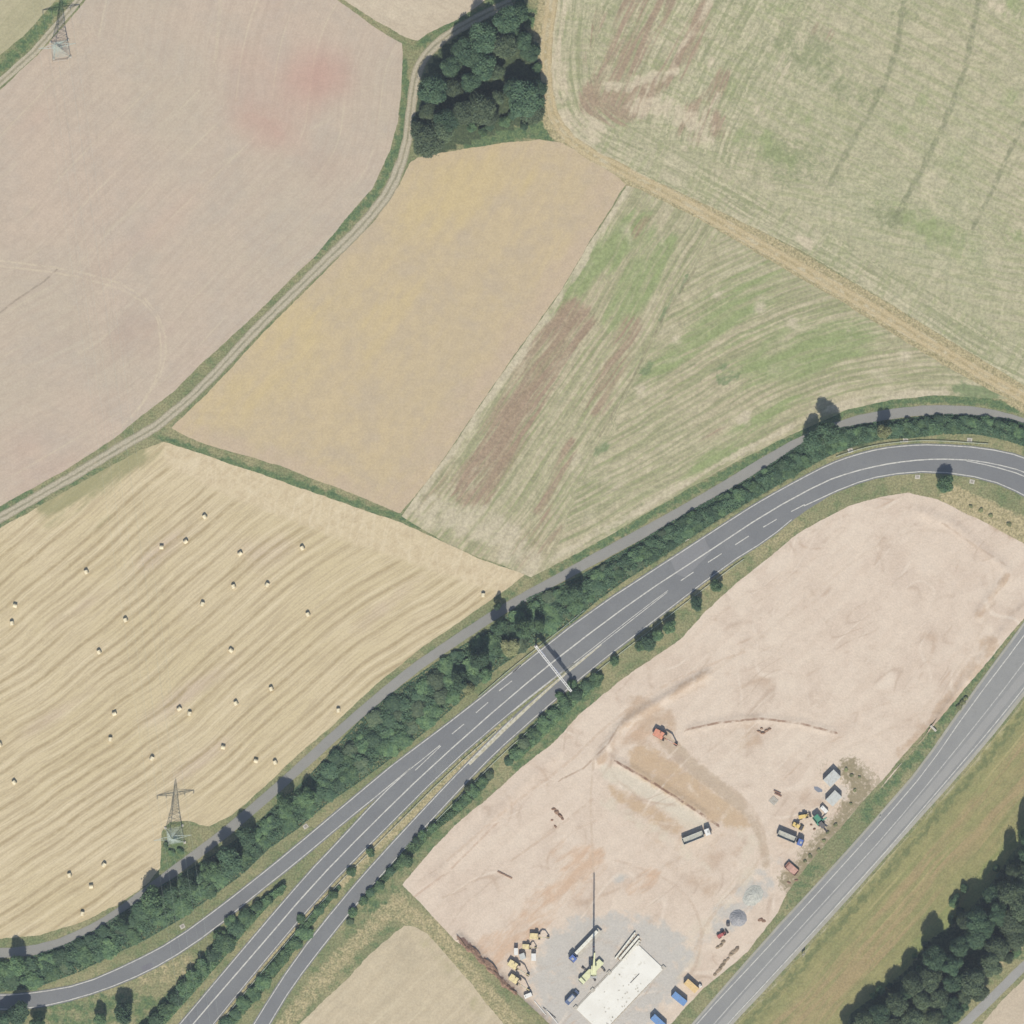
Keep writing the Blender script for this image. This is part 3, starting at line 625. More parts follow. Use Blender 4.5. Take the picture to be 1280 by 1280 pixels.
m_site = field_mat('bare_sand', col(222, 206, 190), col(224, 209, 193), col(212, 194, 177), .45, .25, .12,
    layers=[('m2', col(206, 174, 146), .75, .25, 1.0, .35, .25), ('m1', col(194, 170, 146), .8, .25, 1.0, .2, .6), ('m3', col(198, 194, 188), .95, .3, .75, .18, 1.0), ('m5', col(218, 206, 188), .8, .3, .8, .3, .5), ('b3', col(217, 207, 190), .9, .25, .85, .35, .8, 1.7), ('b1', col(199, 174, 144), .85, .22, .85, .35, .8, 1.7), ('b2', col(192, 174, 153), .85, .22, .9, .35, .8, 1.8), ('w2', col(158, 148, 122), .6, .45, .8, 1.1, 1.0, 3.2), ('m4', col(150, 140, 112), .85, .5, .8, .6, 1.0), ('m6', col(120, 92, 84), .9, .3, .6, .6, 1.0)],
    lines=[('l1', .7, col(132, 102, 84), .9), ('l2', .6, col(160, 132, 112), .9), ('l3', .5, col(180, 158, 138), .8), ('l4', .6, col(196, 176, 158), .8), ('l5', .6, col(196, 172, 154), .7), ('l6', .7, col(200, 180, 160), .6), ('l7', .7, col(200, 178, 158), .6), ('l8', .8, col(204, 182, 162), .6), ('l9', 1.0, col(200, 180, 160), .6), ('l10', .8, col(202, 182, 164), .6), ('l11', .9, col(208, 190, 172), .5)],
    fine=.06, patch=col(210, 192, 176), p_amt=.75, p_scale=.06, bump=.6, marks=((col(196, 174, 154), .7, .022, .008, 1.0), (col(234, 221, 206), .65, .03, .01, 5.0), (col(188, 168, 150), .55, .045, .012, 12.0)))
sheet('building_site_ground', SITE, m_site, .03, 4.5, a_site, site_z, jit=.8, seed=21)['label'] = 'bare sandy building site with soil tracks and grey gravel pad'
def site_h(x, y): return float(site_z(np.array([[x, y]], float))[0]) + .03

# ---------------------------------------------------------------- roads
def road_mat(name, c1, c2, c3, patch=True):
    b = MatB(name); p = b.pos()
    c = b.mix(b.ss(b.noise(p, .05, 4, .6), .38, .62), c1, c2)
    c = b.mix(b.mul(b.ss(b.noise(p, .4, 6, .7), .45, .7), .4), c, c3)
    g = b.noise(p, 3.0, 4, .8)
    c = b.scale(c, b.ss(g, .25, .75, .93, 1.07))
    return b.done(c, .9, g, .15, .02, spec=.2)
m_asph = road_mat('asphalt', col(126, 128, 131), col(132, 134, 136), col(118, 120, 124))
m_asph4 = road_mat('worn_asphalt', col(146, 147, 147), col(152, 153, 152), col(138, 139, 140))
m_patch = road_mat('new_asphalt', col(122, 122, 130), col(126, 126, 132), col(114, 114, 122))
m_path = road_mat('grey_path_asphalt', col(148, 148, 144), col(154, 153, 148), col(140, 140, 136))
def mk_mat(name, c1, c2):
    b = MatB(name); p = b.pos()
    c = b.mix(b.ss(b.noise(p, .8, 5, .75), .38, .68), c1, c2)
    return b.done(c, .7, spec=.3)
m_line = mk_mat('road_paint', col(214, 213, 206), col(184, 183, 180))
m_line2 = mk_mat('faded_paint', col(196, 196, 192), col(172, 172, 170))
def edge_road(name, L, Rr, mat, z, seed, label):
    poly = smooth(L, it=1) + list(reversed(smooth(Rr, it=1)))
    o = sheet(name, poly, mat, z, 14, None, jit=.18, seed=seed, bstep=3)
    o['label'] = label
    return o
road = edge_road('road', R1L, R1R, m_asph, .06, 31, 'grey main road curving past the building site')
slip = edge_road('slip_road', R2L, R2R, m_asph, .052, 32, 'slip road joining beside the bale field')
slip2 = edge_road('slip_road', R3L, R3R, m_asph, .045, 33, 'slip road running beside the building site')
road4 = edge_road('road', R4L, R4R, m_asph4, .05, 34, 'pale grey country road beside the dry grass strip')
def offset(line, d):
    p = np.array(smooth(line, it=1)); t = np.gradient(p, axis=0); t /= np.hypot(t[:, 0], t[:, 1])[:, None]
    return [tuple(q) for q in p + np.stack([-t[:, 1], t[:, 0]], 1) * d]
LZ = .085
def line(name, pts, parent, wd=1.1, mat=None, z=LZ): return ribbon(name, pts, wd, mat or m_line, z, parent, None, jit=.06, step=5)
line('edge_line', offset(R1L[:7], 1.8), road); line('edge_line', offset(R2L[10:], 1.8) + offset(R1L[9:], 1.8), road)
line('edge_line', offset(R1R[:10], -1.8)[:-4], road, .9); line('edge_line', offset(R1R[11:], -1.8), road)
line('centre_line', smooth([(141, 1400), (241, 1280), (320, 1189), (392, 1105), (460, 1035), (537, 960), (640, 869), (710, 812), (800, 745), (880, 693), (960, 640), (1030, 602), (1065, 590), (1100, 581.5), (1135, 576), (1172, 573.5), (1210, 575)], it=1), road, 1.5)
line('centre_line', smooth([(1208, 574.5), (1240, 579), (1280, 589), (1430, 650)], it=1), road, 1.1)
line('centre_line', smooth([(1208, 576), (1240, 582.5), (1280, 594), (1430, 662)], it=1), road, 1.1)
line('edge_line', offset(R2L[:11], 1.8), slip); line('edge_line', offset(R2R[:12], -1.8), slip)
line('edge_line', offset(R3L[:8], 1.8), slip2); line('edge_line', offset(R3R, -1.8)[:-3], slip2, 1.0)
line('median_line', smooth([(640, 890), (707, 836.5), (752, 801.5), (800, 764), (835, 738)], it=1), road, .8)
line('median_line', smooth([(707, 840), (752, 804.5), (800, 767), (834, 740.5)], it=1), road, .8)
m_med = mk_mat('median_concrete', col(206, 201, 182), col(178, 172, 146))
ribbon('median_strip', smooth([(586, 955), (640, 902), (700, 848), (730, 824), (752, 806)], it=1), 3, m_med, .078, road, None, wl=[4.5, 4.2, 3.4, 2.6, 1.2], jit=.25)
gp = smooth([(512, 962), (550, 931.5)], it=0); line('gore_line', gp, road, .9); line('gore_line', [(519, 963), (551, 932.5)], road, .9)
for a, b_ in (((565, 917.5), (580, 905)), ((595, 891), (610, 878)), ((624, 863.5), (640, 851)), ((851, 726), (867, 715)), ((885, 703), (902, 692)), ((919, 681), (936, 670)), ((954, 659), (971, 649)), ((989, 639.5), (1006, 630.5))):
    line('lane_dash', [a, b_], road, 1.1)
sheet('asphalt_patch', [(838, 699), (880, 671), (889, 690), (857, 722), (846, 718)], road_mat('light_asphalt', col(138, 139, 142), col(142, 143, 145), col(134, 135, 138)), .072, 10, parent=road, jit=.15, seed=5)
sheet('asphalt_patch', [(176, 1209), (189, 1203), (192, 1209), (180, 1216)], m_patch, .072, 10, parent=slip, jit=.15, seed=6)
line('edge_line', smooth([(768, 1400), (870, 1280), (960, 1184), (1037, 1100), (1110, 1019), (1160, 960), (1210, 887), (1280, 795), (1400, 630)], it=1), road4, 1.1)
line('centre_line', smooth([(790, 1400), (892, 1280), (960, 1204), (1050, 1106), (1110, 1040), (1178, 958), (1250, 868), (1280, 828), (1410, 655)], it=1), road4, 1.2, m_line2)
line('edge_line', smooth([(806, 1400), (909, 1280), (960, 1226), (1060, 1117), (1120, 1050), (1197, 960), (1237, 913), (1280, 860), (1415, 685)], it=1), road4, 1.1)
m_should = road_mat('gravel_shoulder', col(178, 176, 168), col(170, 168, 158), col(160, 158, 150))
ribbon('shoulder', offset(R4R, -2.0), 4, m_should, .056, road4, None, jit=.3)
ribbon('shoulder', offset(R4L, 1.5), 2.6, m_should, .056, road4, None, jit=.3)
# pairs of worn, lighter wheel lanes on the country road
m_worn = road_mat('worn_lane', col(164, 164, 162), col(160, 160, 159), col(156, 156, 155))
ribbon('worn_lane', smooth([(798, 1400), (902, 1280), (1055, 1112), (1188, 960), (1282, 842)], it=1), 9, m_worn, .06, road4, None, jit=.3)

pa = ribbon('farm_path', PATH, 12.5, m_path, .05, jit=.35, seed=41); pa['label'] = 'narrow grey paved farm path beside the hedge belt'
ln_ = ribbon('lane', smooth([(1130, 1420), (1178, 1310), (1211, 1274), (1233, 1254), (1281, 1206), (1440, 1062)], it=1), 11, road_mat('lane_asphalt', col(166, 166, 164), col(160, 160, 158), col(152, 152, 150)), .05, jit=.3, seed=42); ln_['label'] = 'narrow pale lane beyond the wood'

# two-rut farm tracks
def track_mat(name, rut, mid_, edge, gap):
    b = MatB(name); p = b.pos(); u = b.attr('u')
    uu = b.add(u, b.mul(b.sub(b.noise(p, .3, 4, .7), .5), .9))
    a = b.math('ABSOLUTE', uu)
    rutm = b.ss(b.math('ABSOLUTE', b.sub(a, gap)), .35, .85, 1, 0)
    c = b.mix(b.ss(b.noise(p, .25, 5, .7), .4, .65), mid_, edge)
    c = b.mix(b.mul(rutm, .9), c, rut)
    g = b.noise(p, 1.5, 4, .75)
    c = b.scale(c, b.ss(g, .25, .75, .86, 1.14))
    return b.done(c, .95, g, .4, .1, spec=.12)
m_tr = track_mat('rutted_track', col(190, 182, 162), col(150, 146, 122), col(166, 158, 134), .95)
t1 = ribbon('farm_track', TRACK, 13, m_tr, .03, jit=.8, seed=43); t1['label'] = 'two-rut farm track curving between stubble fields to the copse'
t3 = ribbon('farm_track', [(-160, 252), (0, 103), (45, 62), (99, 0), (190, -160)], 9, m_tr, .03, jit=.8, seed=44); t3['label'] = 'short rutted farm track past the corner pylon'
m_t2 = track_mat('grass_track', col(198, 182, 146), col(178, 164, 126), col(198, 188, 160), 1.2)
t2 = ribbon('farm_track', T2, 15, m_t2, .03, jit=.8, seed=45); t2['label'] = 'straw-coloured grass track along the cut meadow'
# ================================================================ things: helpers
def thing(name, label, cat, loc, rz=0, group=None, scale=None):
    o = bpy.data.objects.new(name, None); C.objects.link(o)
    o.empty_display_size = .5
    o.location = loc; o.rotation_euler = (0, 0, rz)
    if scale: o.scale = scale
    o['label'] = label; o['category'] = cat
    if group: o['group'] = group
    return o
def tag(o, label, cat, group=None):
    o['label'] = label; o['category'] = cat
    if group: o['group'] = group
    return o
def dup(root, loc, rz, label=None, group=None, scale=None):
    r = root.copy(); C.objects.link(r); r.location = loc; r.rotation_euler = (0, 0, rz)
    if scale: r.scale = scale
    if label: r['label'] = label
    if group: r['group'] = group
    for ch in list(root.children):
        c = ch.copy(); C.objects.link(c); c.parent = r
        for g in ch.children:
            d = g.copy(); C.objects.link(d); d.parent = c
    return r
class MB:
    """collects boxes, bars, tubes and prisms; build() links them as one mesh object"""
    def __init__(s): s.bm = bmesh.new()
    def box(s, c, d, rz=0, ry=0, bev=0):
        m = Matrix.Translation(c) @ Matrix.Rotation(rz, 4, 'Z') @ Matrix.Rotation(ry, 4, 'Y') @ Matrix.Diagonal((*d, 1))
        r = bmesh.ops.create_cube(s.bm, size=1, matrix=m)
        if bev:
            es = list({e for v in r['verts'] for e in v.link_edges})
            bmesh.ops.bevel(s.bm, geom=es, offset=bev, segments=1, affect='EDGES', clamp_overlap=True)
        return s
    def cyl(s, c, r, h, axis='Z', seg=14, r2=None):
        rot = {'Z': Matrix.Identity(4), 'X': Matrix.Rotation(R(90), 4, 'Y'), 'Y': Matrix.Rotation(R(90), 4, 'X')}[axis]
        bmesh.ops.create_cone(s.bm, cap_ends=True, segments=seg, radius1=r, radius2=r if r2 is None else r2, depth=h, matrix=Matrix.Translation(c) @ rot)
        return s
    def bar(s, a, b, t, t2=None, seg=4, r2=None):
        a, b = Vector(a), Vector(b); d = b - a; L = d.length
        if L < 1e-5: return s
        q = d.to_track_quat('Z', 'Y').to_matrix().to_4x4()
        m = Matrix.Translation((a + b) / 2) @ q
        if seg == 4:
            bmesh.ops.create_cube(s.bm, size=1, matrix=m @ Matrix.Diagonal((t, t2 or t, L, 1)))
        else:
            bmesh.ops.create_cone(s.bm, cap_ends=True, segments=seg, radius1=t, radius2=t if r2 is None else r2, depth=L, matrix=m)
        return s
    def prism(s, prof, y0, y1, axis='Y', bev=0):
        """profile of (x, z) points pushed along y"""
        if axis == 'Y': f = lambda p, t: (p[0], t, p[1])
        else: f = lambda p, t: (p[0], p[1], t)
        a = [s.bm.verts.new(f(p, y0)) for p in prof]; b = [s.bm.verts.new(f(p, y1)) for p in prof]; n = len(prof)
        fs = [s.bm.faces.new(list(reversed(a))), s.bm.faces.new(b)]
        for i in range(n): fs.append(s.bm.faces.new((a[i], a[(i + 1) % n], b[(i + 1) % n], b[i])))
        bmesh.ops.recalc_face_normals(s.bm, faces=fs)
        if bev:
            es = list({e for f_ in fs for e in f_.edges})
            bmesh.ops.bevel(s.bm, geom=es, offset=bev, segments=1, affect='EDGES', clamp_overlap=True)
        return s
    def mesh(s, name):
        me = bpy.data.meshes.new(name); s.bm.to_mesh(me); s.bm.free(); return me
    def build(s, name, mat, parent=None):
        return link_mesh(name, s.mesh(name), mat, parent)

def paint(name, rgb, rough=.45, metal=0, dirt=.35, spec=.4):
    b = MatB(name); p = b.obj()
    n = b.noise(b.pos(), 1.1, 4, .7)
    c = b.mix(b.mul(b.ss(n, .42, .7), dirt), col(*rgb), col(150, 134, 116))
    return b.done(c, b.ss(n, .3, .7, rough, min(1, rough + .3)), spec=spec, metal=metal)
m_yel = paint('yellow_paint', (232, 204, 124)); m_ltyel = paint('pale_yellow_paint', (236, 220, 168)); m_white = paint('white_paint', (240, 240, 238), dirt=.12)
m_blue = paint('blue_paint', (84, 112, 182), dirt=.15); m_cblue = paint('container_blue', (112, 156, 212), dirt=.25, rough=.6); m_dblue = paint('dark_blue_paint', (92, 110, 146), dirt=.12, rough=.3)
m_grey = paint('grey_paint', (188, 190, 190), dirt=.2); m_silver = paint('aluminium', (206, 210, 208), dirt=.25, rough=.4); m_dark = paint('dark_steel', (78, 76, 78), dirt=.25)
m_rub = paint('rubber', (58, 56, 56), rough=.9, dirt=.4); m_glass = paint('window_glass', (56, 64, 76), rough=.12, dirt=.05, spec=.6); m_orange = paint('orange_paint', (222, 150, 122)); m_red = paint('red_paint', (178, 84, 84), dirt=.25)
m_lime = paint('lime_paint', (228, 232, 190), dirt=.15); m_green = paint('green_paint', (70, 150, 124), dirt=.25); m_pink = paint('faded_red_paint', (206, 164, 150), dirt=.4, rough=.7); m_cyel = paint('container_yellow', (234, 204, 148), dirt=.2, rough=.6)
m_galv = paint('galvanised_steel', (190, 204, 196), dirt=.1, rough=.5); m_conc = paint('pale_concrete', (240, 239, 228), dirt=.12, rough=.85, spec=.2); m_cgrey = paint('grey_concrete', (204, 200, 190), dirt=.3, rough=.9, spec=.2)
m_wood = paint('timber', (176, 150, 116), dirt=.3, rough=.9); m_rust = paint('rusty_steel', (150, 110, 90), dirt=.4, rough=.9); m_tarp = paint('blue_grey_sheet', (160, 166, 178), dirt=.25)
def soil_mat(name, a, b_):
    b = MatB(name); p = b.pos(); n = b.noise(p, .7, 5, .7); g = b.noise(p, 1.8, 3, .8)
    return b.done(b.scale(b.mix(b.ss(n, .35, .65), col(*a), col(*b_)), b.ss(g, .3, .7, .85, 1.15)), .95, g, .6, .2, spec=.1)
m_gravel = soil_mat('dark_gravel', (156, 158, 164), (168, 168, 172)); m_gravel2 = soil_mat('pale_gravel', (186, 188, 182), (198, 198, 190)); m_soil = soil_mat('brown_soil', (138, 112, 96), (166, 138, 118)); m_soil2 = soil_mat('dry_clods', (150, 136, 116), (176, 158, 138))

# ---------------------------------------------------------------- foliage
def leaf_mat(name, a, b_, c_):
    b = MatB(name); p = b.pos()
    oi = b.t.nodes.new('ShaderNodeObjectInfo'); gi = b.t.nodes.new('ShaderNodeNewGeometry')
    c = b.mix(b.ss(b.noise(p, .45, 3, .6), .38, .64), col(*a), col(*b_))
    c = b.mix(b.mul(gi.outputs['Random Per Island'], .55), c, col(*c_))
    c = b.scale(c, b.ss(oi.outputs['Random'], 0, 1, .78, 1.22))
    m = b.done(c, .65, spec=.25)
    tr = b.t.nodes.new('ShaderNodeBsdfTranslucent'); b._in(tr.inputs[0], c)
    mx = b.t.nodes.new('ShaderNodeMixShader'); mx.inputs[0].default_value = .22
    out = b.t.nodes['Material Output']
    b.t.links.new(b.bsdf.outputs[0], mx.inputs[1]); b.t.links.new(tr.outputs[0], mx.inputs[2]); b.t.links.new(mx.outputs[0], out.inputs[0])
    return m
m_leafd = leaf_mat('oak_leaves', (86, 116, 88), (108, 136, 100), (78, 106, 84))
m_leafo = leaf_mat('olive_leaves', (102, 121, 92), (122, 138, 102), (90, 110, 88))
m_leafb = leaf_mat('shrub_leaves', (98, 130, 94), (126, 156, 106), (86, 116, 88))
m_leafy = leaf_mat('yellowing_leaves', (156, 162, 116), (176, 178, 132), (136, 146, 106))
m_bark = soil_mat('bark', (112, 100, 88), (134, 122, 106))

def crown_mesh(name, seed, Rr, H, n, leaf, nl, base=.22, spread=.62, cone=False):
    rs = np.random.RandomState(seed)
    lob = [(0, 0, H * .58, Rr * .62)]
    for i in range(nl):
        a = 2 * math.pi * (i + rs.uniform(-.3, .3)) / nl * (1 if nl < 7 else 2)
        rr = Rr * spread * rs.uniform(.55, 1.05); zz = H * rs.uniform(.36, .80)
        if cone: rr *= (1.15 - zz / H)
        lob.append((math.cos(a) * rr, math.sin(a) * rr, zz, Rr * rs.uniform(.30, .46)))
    lob = np.array(lob); zs = H / (2.2 * Rr) * 1.15
    zs = min(max(zs, .7), 1.5)
    pw = lob[:, 3] ** 2; k = rs.choice(len(lob), n, p=pw / pw.sum())
    d = rs.normal(size=(n, 3)); d[:, 2] = np.where(d[:, 2] < -.5, -d[:, 2], d[:, 2]); d /= np.linalg.norm(d, axis=1)[:, None]
    rad = lob[k, 3] * (1 + .13 * rs.normal(size=n)) * np.where(rs.uniform(size=n) < .05, 1.18, 1)
    pos = lob[k, :3] + d * rad[:, None] * np.array([1, 1, zs])
    pos[:, 2] = np.clip(pos[:, 2], H * base, None)
    keep = np.ones(n, bool)
    for j in range(len(lob)):
        q = (pos - lob[j, :3]) / np.array([1, 1, zs])
        keep &= ~((np.linalg.norm(q, axis=1) < lob[j, 3] * .72) & (k != j))
    pos, d = pos[keep], d[keep]; m = len(pos)
    nrm = d * .75 + rs.normal(size=(m, 3)) * .45 + np.array([0, 0, .35]); nrm /= np.linalg.norm(nrm, axis=1)[:, None]
    t = np.cross(nrm, rs.normal(size=(m, 3))); t /= np.linalg.norm(t, axis=1)[:, None]; bt = np.cross(nrm, t)
    sz = leaf * rs.uniform(.55, 1.35, m)[:, None]
    v = np.stack([pos + t * sz, pos + bt * sz * .62 + nrm * sz * .16, pos - t * sz * .9, pos - bt * sz * .62 + nrm * sz * .1], 1).reshape(-1, 3)
    f = np.arange(m * 4).reshape(m, 4)
    verts = v.tolist(); faces = f.tolist()
    # hidden inner blobs, one per lobe, added to block light through the crown
    for (x, y, z, r) in lob:
        b = bmesh.new(); bmesh.ops.create_icosphere(b, subdivisions=2, radius=r * .84)
        o0 = len(verts)
        for vv in b.verts:
            q = vv.co * (1 + rs.uniform(-.14, .14)); verts.append((x + q.x, y + q.y, max(H * base, z + q.z * zs)))
        for ff in b.faces: faces.append([o0 + vv.index for vv in ff.verts])
        b.free()
    me = bpy.data.meshes.new(name); me.from_pydata(verts, [], faces); me.update()
    return me
def trunk_mesh(name, seed, Rr, H, t):
    rs = random.Random(seed); mb = MB()
    mb.bar((0, 0, -.1), (0, 0, H * .35), t, seg=8, r2=t * .75); mb.bar((0, 0, H * .34), (rs.uniform(-.3, .3), rs.uniform(-.3, .3), H * .7), t * .72, seg=7, r2=t * .3)
    for i in range(4):
        a = i * 1.57 + rs.uniform(-.4, .4)
        mb.bar((0, 0, H * (.28 + .05 * i)), (math.cos(a) * Rr * .55, math.sin(a) * Rr * .55, H * (.5 + .05 * i)), t * .4, seg=6, r2=t * .15)
    return mb.mesh(name)
def tree_kind(name, label, group, seed, Rr, H, n, leaf, nl, mat, cat='tree', t=None, base=.22, **kw):
    root = thing(name, label, cat, (0, 0, 0), 0, group)
    link_mesh('crown', crown_mesh('crown', seed, Rr, H, n, leaf, nl, base, **kw), mat, root)
    link_mesh('trunk' if cat == 'tree' else 'stem', trunk_mesh('trunk', seed, Rr, H, t or H * .025), m_bark, root)
    root['R0'] = Rr; root['H0'] = H
    return root
LB_COPSE = 'broad @ tree in the dense copse by the track bend'; G_COPSE = 'trees of the copse'
LB_WOOD = 'broad @ tree of the wood'; G_WOOD = 'trees of the wood by the narrow lane'
LB_HEDGE = 'dense green shrub in the belt between farm path and road'; G_HEDGE = 'shrubs of the roadside belt'
protos = {}
for i in range(4):
    protos['big%d' % i] = tree_kind('broadleaf_tree', LB_COPSE, G_COPSE, 100 + i, 6.0, 13, 8500, .34, (9, 7, 11, 8)[i], (m_leafd, m_leafd, m_leafo, m_leafo)[i])
for i in range(3):
    protos['small%d' % i] = tree_kind('roadside_tree', '', None, 120 + i, 3.2, 8, 3600, .27, (6, 5, 7)[i], (m_leafd, m_leafb, m_leafd)[i])
for i in range(4):
    protos['shrub%d' % i] = tree_kind('shrub', LB_HEDGE, G_HEDGE, 140 + i, 2.4, 3.2, 2200, .24, (6, 5, 7, 6)[i], (m_leafb, m_leafd, m_leafb, m_leafo)[i], cat='shrub', base=.05, t=.12)
protos['pale0'] = tree_kind('roadside_tree', '', None, 160, 3.2, 7, 2600, .26, 7, m_leafy)
protos['pale1'] = tree_kind('shrub', '', None, 161, 2.0, 2.6, 1500, .22, 6, m_leafy, cat='shrub', base=.05, t=.1)
used = set()
HUE = {'big0': 'dark green', 'big1': 'dark green', 'big2': 'olive', 'big3': 'olive', 'small0': 'dark green', 'small1': 'mid-green', 'small2': 'dark green', 'shrub0': 'mid-green', 'shrub1': 'dark green', 'shrub2': 'mid-green', 'shrub3': 'olive'}
def plant(kind, x, y, r, h, label=None, group=None, z=0.0):
    """one plant at a map place, crown radius r in map units, height in metres"""
    p = protos[kind]; s_ = r * S / p['R0']; sc = (s_ * rng.uniform(.93, 1.07), s_ * rng.uniform(.93, 1.07), h / p['H0'])
    rz = rng.uniform(0, 6.28); loc = PX(x, y, z)
    if label: label = label.replace('@', HUE.get(kind, 'green'))
    if kind not in used:
        used.add(kind); o = p; o.location = loc; o.rotation_euler = (0, 0, rz); o.scale = sc
        if label: o['label'] = label
        if group: o['group'] = group
        elif label and 'group' in o: del o['group']
    else:
        o = dup(p, loc, rz, label, group, sc)
        if label and not group and 'group' in o: del o['group']
    return o

# copse by the track
for (x, y, r, h) in [(634, 30, 19, 15), (606, 52, 22, 16), (630, 58, 20, 15), (582, 68, 21, 15), (604, 84, 20, 14), (563, 86, 15, 12), (543, 113, 21, 14), (566, 112, 14, 12), (588, 104, 14, 12), (664, 66, 14, 10), (654, 52, 12, 11),
                     (602, 136, 20, 12), (578, 142, 18, 12), (560, 152, 17, 11), (538, 176, 23, 12), (553, 166, 17, 12), (657, 128, 25, 12), (641, 110, 16, 11), (672, 112, 14, 9), (665, 142, 16, 10), (620, 92, 12, 12), (622, 122, 11, 9), (614, 146, 12, 7), (648, 18, 14, 12), (536, 140, 13, 8), (527, 165, 14, 9)]:
    plant(rng.choice(['big0', 'big1', 'big0', 'big2'] if y < 120 else ['big2', 'big3', 'big0', 'big2']), x, y, r * rng.uniform(.85, 1.12), h * rng.uniform(.9, 1.15), LB_COPSE, G_COPSE)
for (x, y, r) in [(612, 158, 7), (604, 165, 6), (631, 153, 8), (640, 145, 7), (655, 158, 6), (520, 150, 6), (650, 5, 8), (662, 25, 7), (671, 85, 7), (590, 160, 7)]:
    plant('shrub%d' % rng.randrange(4), x, y, r, 2.6, 'small green shrub at the edge of the copse', 'shrubs round the copse')
# wood beside the narrow lane
for (x, y, r, h) in [(1120, 1252, 19, 13), (1151, 1247, 16, 12), (1173, 1246, 15, 11), (1140, 1272, 17, 12), (1166, 1268, 16, 11), (1188, 1258, 15, 10), (1166, 1196, 17, 14), (1160, 1224, 17, 13), (1187, 1204, 18, 13), (1212, 1226, 20, 12),
                     (1222, 1240, 15, 9), (1217, 1170, 17, 13), (1197, 1182, 17, 14), (1231, 1158, 18, 14), (1219, 1146, 16, 13), (1245, 1140, 19, 15), (1262, 1112, 18, 15), (1273, 1096, 17, 15), (1266, 1172, 19, 12), (1246, 1182, 18, 12), (1264, 1150, 18, 13), (1275, 1132, 18, 14),
                     (1096, 1268, 17, 13), (1080, 1276, 15, 13), (1112, 1285, 17, 12), (1236, 1205, 16, 10), (1204, 1245, 14, 9), (1190, 1228, 15, 12), (1240, 1118, 15, 13), (1262, 1085, 13, 14), (1282, 1066, 16, 15), (1290, 1085, 17, 14), (1292, 1115, 18, 14), (1292, 1150, 18, 12),
                     (1140, 1228, 14, 14), (1130, 1240, 12, 13), (1205, 1150, 13, 13), (1282, 1045, 13, 14), (1300, 1030, 17, 14), (1145, 1295, 17, 11), (1180, 1280, 14, 9), (1320, 1060, 18, 14), (1318, 1100, 18, 13), (1060, 1290, 15, 12), (1090, 1300, 16, 12), (1258, 1195, 12, 9)]:
    plant('big%d' % rng.choice([0, 2, 3, 3, 1, 2]), x, y, r * rng.uniform(.68, 1.12), h * rng.uniform(.95, 1.45), LB_WOOD + (' on the side of the dry grass strip' if x + y < 2398 else ' on the side of the narrow lane'), G_WOOD)
for (x, y, r) in [(1200, 1140, 7), (1192, 1128, 7), (1196, 1120, 5), (1150, 1212, 6), (1205, 1110, 6), (1190, 1150, 6), (1143, 1195, 4), (1100, 1238, 6), (1112, 1232, 5), (1250, 1095, 6), (1252, 1195, 7), (1240, 1212, 6), (1225, 1222, 7), (1270, 1190, 7), (1205, 1258, 6), (1195, 1270, 7), (1092, 1244, 5), (1155, 1180, 5), (1245, 1085, 6)]:
    plant('shrub%d' % rng.randrange(4), x, y, r, 3.0, 'low green shrub at the edge of the wood by the lane', 'shrubs round the wood')

# shrub belt between farm path and road
BELT = [((-40, 1226), 15), ((0, 1222), 16), ((40, 1216), 17), ((90, 1198), 17), ((130, 1178), 17), ((170, 1156), 20), ((210, 1130), 22), ((250, 1104), 20), ((290, 1078), 18), ((325, 1048), 15), ((360, 1020), 18), ((395, 990), 18), ((430, 960), 23),
        ((470, 924), 28), ((505, 895), 29), ((540, 868), 27), ((575, 840), 24), ((610, 815), 21), ((640, 795), 21), ((670, 773), 25), ((700, 758), 23), ((735, 736), 17), ((770, 713), 15), ((810, 689), 14), ((850, 663), 13), ((890, 639), 12),
        ((930, 616), 11), ((970, 592), 12), ((1005, 570), 13), ((1035, 553), 14), ((1065, 545), 11), ((1100, 538), 10), ((1140, 535), 11), ((1180, 530), 11), ((1220, 531), 10), ((1260, 537), 12), ((1300, 550), 12)]
pts_b = [b_[0] for b_ in BELT]; w_b = [b_[1] for b_ in BELT]
placed = []
r2_ = random.Random(23)
for trial in range(6000):
    k = r2_.random() * (len(BELT) - 1.001); i = int(k); f = k - i
    cx = pts_b[i][0] * (1 - f) + pts_b[i + 1][0] * f; cy = pts_b[i][1] * (1 - f) + pts_b[i + 1][1] * f; wd = w_b[i] * (1 - f) + w_b[i + 1] * f
    tx = pts_b[i + 1][0] - pts_b[i][0]; ty = pts_b[i + 1][1] - pts_b[i][1]; L = math.hypot(tx, ty)
    r = r2_.uniform(10.0, 15.0) * (1 if wd > 16 else .72)
    off = r2_.uniform(-1, 1) * max(0, wd - r * .5)
    x, y = cx - ty / L * off, cy + tx / L * off
    if all((x - a) ** 2 + (y - b_) ** 2 > (.74 * (r + c_) / 1.0) ** 2 * .62 for a, b_, c_ in placed):
        placed.append((x, y, r))
        if len(placed) >= 175: break
for (x, y, r) in placed:
    where = 'beside the bale field, between path and slip road' if x < 400 else 'in the widest thicket between farm path and merging lane' if x < 660 else 'between the green meadow path and the main road' if x < 985 else 'along the outside of the road bend'
    plant('shrub%d' % r2_.choice([0, 1, 2, 0, 1, 3]), x, y, r, r2_.uniform(1.7, 2.6) * (r / 10) ** .5, '@ shrub ' + where, G_HEDGE)
